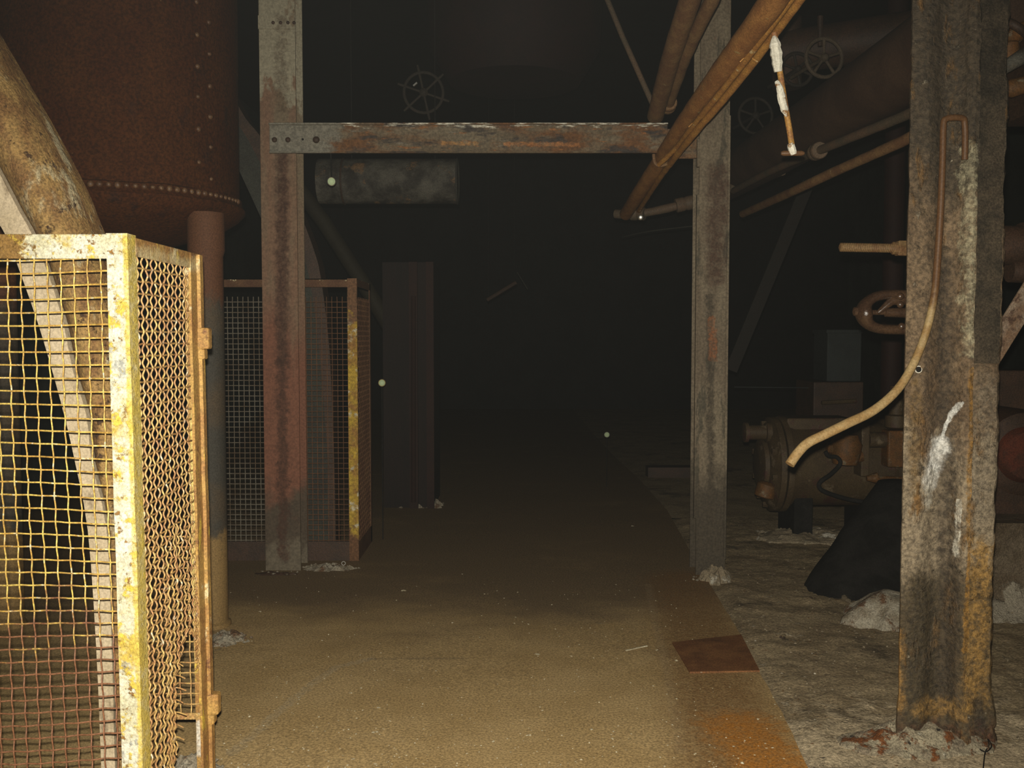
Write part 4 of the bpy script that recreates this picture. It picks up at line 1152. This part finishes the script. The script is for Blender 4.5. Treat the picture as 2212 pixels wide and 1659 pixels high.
# ------------------------------------------------------------------ pump set on the rough floor
YM = 7.35
mx = lambda px: (px - 1106) / F * YM
mz = at(1770, 1002, YM).z
mach = thing('pump_casing', 'large greasy brown horizontal cylinder machine on the rough floor behind the bent tube', 'machine', (mx(1770), YM, 0))
R_ = 0.345
g = MB().lathe([(0.16, 0), (0.19, 0.01), (0.20, 0.04), (0.30, 0.05), (R_ - 0.01, 0.08), (R_ + 0.012, 0.085), (R_ + 0.015, 0.125), (R_ - 0.005, 0.13)], (mx(1640), YM, mz), (1, 0, 0), 44)
g.build('end_cover', m_machine, mach, smooth=True)
MB().lathe([(R_ + 0.012, 0), (R_ + 0.016, 0.006), (R_ + 0.016, 0.04), (R_ - 0.015, 0.05), (R_ - 0.03, 0.10), (R_ - 0.03, 0.78), (R_, 0.80), (R_, 0.95)], (mx(1640) + 0.14, YM, mz), (1, 0, 0), 44).build('barrel', m_machine, mach, smooth=True)
for k in range(10):
    a = 2 * PI * k / 10 + 0.2
    c_ = Vector((mx(1640) + 0.07, YM + math.cos(a) * (R_ - 0.04), mz + math.sin(a) * (R_ - 0.04)))
    MB().lathe([(0.022, 0), (0.024, 0.004), (0.024, 0.035)], c_ - Vector((0.04, 0, 0)), (1, 0, 0), 6).build('bolt', m_machine, mach)
g = MB().lathe([(0.035, 0), (0.075, 0.004), (0.075, 0.03), (0.055, 0.035), (0.055, 0.16), (0.075, 0.165), (0.075, 0.2)], at(1606, 934, YM - 0.12), (1, 0, 0), 20)
g.build('inlet_flange', m_machine, mach, smooth=True)
g = MB().lathe([(0.06, 0), (0.075, 0.01), (0.075, 0.10), (0.05, 0.12)], at(1650, 1075, YM - 0.2), (0.25, 0, 0.97), 16)
g.build('drain_boss', m_machine_rust, mach, smooth=True)
for pxa, pxb in ((1702, 1742), (1850, 1890)):
    MB().prism([(mx(pxa), YM - 0.22), (mx(pxb), YM - 0.22), (mx(pxb), YM + 0.22), (mx(pxa), YM + 0.22)], -0.02, mz - 0.22).build('foot', m_iron_black, mach, bevel=0.01)
MB().box((mx(1690), YM - 0.15, mz + R_ - 0.08), (mx(1830), YM + 0.15, mz + R_ + 0.015)).build('top_saddle', m_machine, mach, bevel=0.015)
single('oil_tray', MB().lump((mx(1745), YM - 0.15, -0.01), 0.42, 0.28, 0.06, 0.6, 5, 12, 40), m_mound, 'low heap of pale debris beneath the large cylinder machine', 'debris heap')

YV = 6.85
vx = thing('valve_assembly', 'orange rusty valve and pipework in front of the cylinder machine, left of the massive column', 'valve', at(1860, 1105, YV))
MB().lathe([(0.05, 0), (0.085, 0.01), (0.10, 0.06), (0.11, 0.15), (0.075, 0.22)], at(1825, 1005, YV), (0.05, 0, 1), 20).build('valve_body', m_machine_rust, vx, smooth=True)
MB().lathe([(0.03, 0), (0.036, 0.005), (0.036, 0.05), (0.045, 0.055)], at(1786, 968, YV), (1, 0, -0.1), 8).build('plug', m_machine_rust, vx)
MB().tube([at(1805, 985, YV), at(1835, 990, YV), at(1862, 985, YV)], [0.035, 0.05, 0.04], 12).build('lower_boss', m_machine_rust, vx, smooth=True)
MB().box(tuple(at(1860, 1030, YV)), tuple(at(1880, 912, YV) + Vector((0, 0.16, 0)))).build('flange', m_machine, vx, bevel=0.008)
MB().tube([at(1875, 950, YV + 0.05), at(1990, 950, YV + 0.05)], 0.055, 18).build('pipe', m_machine, vx, smooth=True)
MB().lathe([(0.06, 0), (0.075, 0.01), (0.075, 0.09), (0.05, 0.1), (0.045, 0.3)], at(1935, 925, YV), (0, 0, 1), 16).build('stub', m_machine, vx, smooth=True)
MB().box(tuple(at(1918, 1010, YV - 0.02)), tuple(at(1962, 930, YV) + Vector((0, 0.12, 0)))).build('union_block', m_machine_rust, vx, bevel=0.012)
MB().tube([at(1872, 1033, YV - 0.05), at(1892, 1032, YV - 0.05), at(1900, 1036, YV - 0.05), at(1990, 1038, YV - 0.05)], [0.018, 0.04, 0.026, 0.026], 12).build('drain_pipe', m_machine_rust, vx, smooth=True)
MB().tube(smooth_path([at(1985, 1055, YV - 0.02), at(1910, 1056, YV - 0.02), at(1893, 1064, YV - 0.02), at(1890, 1085, YV - 0.02), at(1890, 1104, YV - 0.02)], 4), 0.022, 10).build('drain_elbow', m_machine, vx, smooth=True)
cb_ = smooth_path([at(1783, 975, YV - 0.08), at(1790, 985, YV - 0.08), at(1808, 988, YV - 0.08), at(1815, 1002, YV - 0.1), at(1795, 1024, YV - 0.1), at(1771, 1042, YV - 0.1), at(1773, 1057, YV - 0.1), at(1800, 1069, YV - 0.1), at(1840, 1080, YV - 0.1), at(1888, 1087, YV - 0.08)], 5)
single('shadow_tube', MB().tube(cb_, 0.015, 10), m_iron_black, 'kinked black cable modelled as a tube across the front of the cylinder machine', 'shadow', smooth=True)  # black tube added where a shadow falls on the machine

# black tapering solid standing in for a dark pit, with mortar collar
sp = MB()
c_ = Vector((cx(1893, 5.6), 5.72, 0))
top = at(1945, 1040, 6.2)
ring = []
vs, fs = [], []
SG = 36
for j in range(13):
    t_ = j / 12
    cc = c_.lerp(top, t_)
    rx, ry = 0.36 * (1 - t_) + 0.14 * t_, 0.30 * (1 - t_) + 0.12 * t_
    for k in range(SG):
        a = 2 * PI * k / SG
        q = Vector((cc.x + math.cos(a) * rx, cc.y + math.sin(a) * ry, cc.z - (0.02 if j == 0 else 0)))
        q += Vector((1, 0, 0)) * 0.012 * fbm(q, 4)
        vs.append(q)
for j in range(12):
    for k in range(SG):
        fs.append((j * SG + k, j * SG + (k + 1) % SG, (j + 1) * SG + (k + 1) % SG, (j + 1) * SG + k))
fs.append(tuple(12 * SG + k for k in range(SG)))
sp.add(vs, fs)
single('pit_wedge', sp, m_iron_black, 'black tapering wedge in place of a dark pit, set in pale mortar just left of the massive column', 'pedestal', smooth=True)
lc = thing('mortar_fillet', 'pale ragged mortar fillet around the foot of the black tapering wedge', 'mortar', (c_.x, c_.y, 0))
g = MB()
g.lump(gnd(1945, 1345, 0) + Vector((0.05, 0.05, -0.01)), 0.34, 0.20, 0.17, 0.15, 4, 14, 44, edge=0.35)
g.build('front_heap', m_plaster, lc, smooth=True)
g = MB()
rim = [gnd(1778, 1248), gnd(1785, 1225, 0.03), gnd(1800, 1262, 0.02), gnd(1830, 1292, 0.0), gnd(1868, 1318, 0.0)]
pth = smooth_path([gnd(1776, 1222, 0.06), gnd(1780, 1240, 0.03), gnd(1800, 1270, 0.0), gnd(1835, 1300, 0.0), gnd(1880, 1326, 0.0)], 8)
g.tube([p + Vector((0.01 * mn.noise(p * 19), 0.02 * mn.noise(p * 23), 0)) for p in pth], [0.014 + 0.016 * mn.noise(p * 30) for p in pth], 7)
g.build('lip', m_mound, lc, smooth=True)

# box and pedestal beyond the machine
bp = thing('grey_box', 'pale grey steel box standing beyond the cylinder machine', 'box', at(1824, 825, 8.8))
q0, q1 = at(1786, 824, 8.8), at(1862, 715, 8.8)
MB().box((q0.x, 8.8, q0.z), (q1.x, 9.2, q1.z)).build('box_body', m_grey_box, bp, bevel=0.01)
MB().box((q0.x - 0.012, 8.79, q1.z - 0.02), (q1.x + 0.012, 9.21, q1.z + 0.012)).build('lid', m_grey_box, bp, bevel=0.006)
q0, q1 = at(1758, 825, 8.75), at(1866, 825, 8.75)
stn = thing('brown_stand', 'dark brown stand under the pale grey box', 'stand', at(1812, 1000, 8.8).xyz)
MB().box((q0.x, 8.75, 0), (q1.x, 9.3, q0.z - 0.001)).build('stand_body', m_iron_dark, stn, bevel=0.01)
MB().tube([at(1775, 870, 8.7), at(1850, 866, 8.7)], 0.02, 8).build('rail', m_machine, stn, smooth=True)
single('standpipe', MB().tube([Vector((cx(1925, 8.3), 8.3, 0)), Vector((cx(1925, 8.3), 8.3, 5.4))], 0.085, 18), m_iron_red, 'dark red upright pipe just left of the massive column in the dark', 'pipe', smooth=True)
single('diagonal_strut', MB().bar(at(1745, 395, 8.0), at(1578, 800, 8.0), 0.05, 0.10, up=(0, 0, 1)), M('dim_strut', (0.009, 0.007, 0.004), (0.012, 0.008, 0.005), 3, grain=0.2), 'dim diagonal steel strut right of the mottled right column', 'strut')
single('thin_rod', MB().tube([at(1586, 836, 8.9), at(1762, 838, 8.9)], 0.0045, 6), m_grey_box, 'thin pale horizontal rod in the dark right of the mottled column', 'rod')
single('far_kerb', MB().box((at(1400, 1012, 10.3).x, 10.3, -0.02), (at(1560, 1012, 10.3).x, 10.5, at(1450, 1010, 10.3).z)), m_iron_dark, 'low dark rusty kerb far back left of the mottled column', 'kerb')

# ------------------------------------------------------------------ rubble and debris
random.seed(5)
def heap(px, py, rx, ry, h, label, mat=m_plaster, nrock=16, rr=0.012, spread=1.2, dy=0.0):
    c = gnd(px, py) + Vector((0, dy, 0))
    root = thing('rubble_heap', label, 'rubble', (c.x, c.y, 0))
    MB().lump(c + Vector((0, 0, -0.008)), rx, ry, h, 0.7, 8, 10, 36, edge=0.5).build('heap', mat, root)
    g = MB()
    for _ in range(nrock):
        a, q = random.random() * 2 * PI, random.random() ** 0.6 * spread
        x, y = c.x + math.cos(a) * rx * q, c.y + math.sin(a) * ry * q
        r = rr * random.uniform(0.4, 1.3)
        z = 0.0 + r * 0.4 + h * max(0, 1 - q * q) * 0.8
        g.rock((x, y, z), r)
    g.build('crumbs', m_plaster, root)['kind'] = 'stuff'
heap(487, 1385, 0.10, 0.11, 0.045, 'crumbly plaster heap at the foot of the round tank leg', nrock=24, rr=0.016)
heap(705, 1236, 0.17, 0.07, 0.035, 'line of white plaster rubble between the left column and the rusty cage corner', nrock=40, rr=0.014, dy=0.08)
heap(1542, 1252, 0.11, 0.08, 0.085, 'torn pale mortar heap at the foot of the mottled right column', m_mound, nrock=20, dy=0.0)
heap(905, 1092, 0.22, 0.14, 0.09, 'dim rubble heap in front of the faint dark red cabinet', nrock=24, rr=0.02)
heap(600, 1238, 0.16, 0.05, 0.02, 'low dark rubble in front of the left column foot', m_iron_dark, nrock=8, dy=-0.02)
heap(425, 1672, 0.10, 0.07, 0.06, 'crusty plaster rubble at the foot of the near cage rear post', nrock=30, rr=0.016)
heap(2185, 1330, 0.24, 0.10, 0.05, 'pale rubble along the foot of the concrete plinth at right', m_mound, nrock=26, rr=0.018)
heap(1700, 1150, 0.20, 0.08, 0.03, 'scattered pale rubble left of the debris under the cylinder machine', m_mound, nrock=20, rr=0.014)

g = MB()
for _ in range(520):
    px, py = random.uniform(470, 1700), 1659 - 420 * random.random() ** 1.5
    p = gnd(px, py)
    r = 0.0024 * random.uniform(0.5, 1.6) * (1 + 0.1 * p.y)
    if random.random() < 0.03:
        r *= 1.7
    if p.x < edge_x(p.y):
        g.rock((p.x, p.y, 0.001 + r * 0.3), r, 0.5)
o = single('floor_grit', g, m_grit, 'pale grit and paint flakes scattered over the brown walkway', 'grit', kind='stuff')
g = MB()
for _ in range(900):
    px, py = random.uniform(1560, 2212), random.uniform(1130, 1659)
    p = gnd(px, py)
    if p.x < edge_x(p.y) - 0.05:
        continue
    r = 0.005 * random.uniform(0.3, 1.5) ** 1.5
    z = fz_right(p.x, p.y) if p.y < 8 else 0
    g.rock((p.x, p.y, z + r * 0.3), r, 0.6)
single('floor_rubble', g, m_mound, 'fine stone rubble strewn over the rough grey floor at right', 'rubble', kind='stuff')
def chip(px, py, r, mat, label, cat='chip', name='paint_chip', group=None):
    g = MB()
    p = gnd(px, py)
    z = max(0.0, fz_right(p.x, p.y)) if p.x > edge_x(p.y) and p.y < 8 else 0.0
    for _ in range(3):
        g.rock(p + Vector((random.uniform(-r, r), random.uniform(-r, r) * 0.7, z + r * 0.25)), r * random.uniform(0.5, 0.9), 0.4)
    single(name, g, mat, label, cat, group)
for (px, py, r, lab) in [(1158, 1414, 0.011, 'small cream paint chip alone in the middle of the walkway'), (810, 1583, 0.011, 'cluster of cream paint flakes low on the walkway left of centre'), (818, 1529, 0.008, 'pale flake just above the cluster of cream flakes'),
                         (563, 1322, 0.009, 'round pale pebble on the dark floor right of the tank leg'), (1516, 1453, 0.010, 'white chip at the lower edge of the rusty floor plate'), (1421, 1405, 0.007, 'square white chip left of the rusty floor plate'),
                         (1640, 1555, 0.008, 'white pebble on the brown stain near the rough floor edge'), (1170, 1535, 0.006, 'tiny white chip low in the centre of the walkway'), (1365, 1137, 0.014, 'pale chip far back on the dark walkway'),
                         (1050, 1284, 0.010, 'pale flake on the walkway left of centre, mid distance'), (870, 1277, 0.014, 'flat pale strip of paint on the walkway near the rusty cage'), (1065, 1602, 0.006, 'white crumb low on the walkway near the bottom edge')]:
    chip(px, py, r, m_grit, lab)
for (px, py, r, lab) in [(1755, 1293, 0.016, 'dark scrap of rubble on the rough floor near the black wedge'), (1727, 1231, 0.011, 'small black lump on the rough floor left of the black wedge'), (1690, 1378, 0.018, 'long dark flake on the rough floor right of the rusty plate'),
                         (725, 1302, 0.010, 'short black sliver on the walkway below the left column')]:
    chip(px, py, r, m_grit_dark, lab, 'scrap', 'scrap_piece')
single('wood_splinter', MB().bar(gnd(1352, 1405, 0.004), gnd(1398, 1395, 0.004), 0.008, 0.004), m_grit, 'long pale splinter lying on the walkway left of the rusty floor plate', 'splinter')
single('small_ring', MB().torus(gnd(742, 1217, 0.012) + Vector((0, 0, 0.0)), (0.2, -1, 0.5), 0.012, 0.003, 18, 6), m_bright_metal, 'small shiny ring in the plaster rubble by the rusty cage corner', 'ring', smooth=True)

for o in bpy.data.objects:
    if '_o' in o:
        del o['_o']
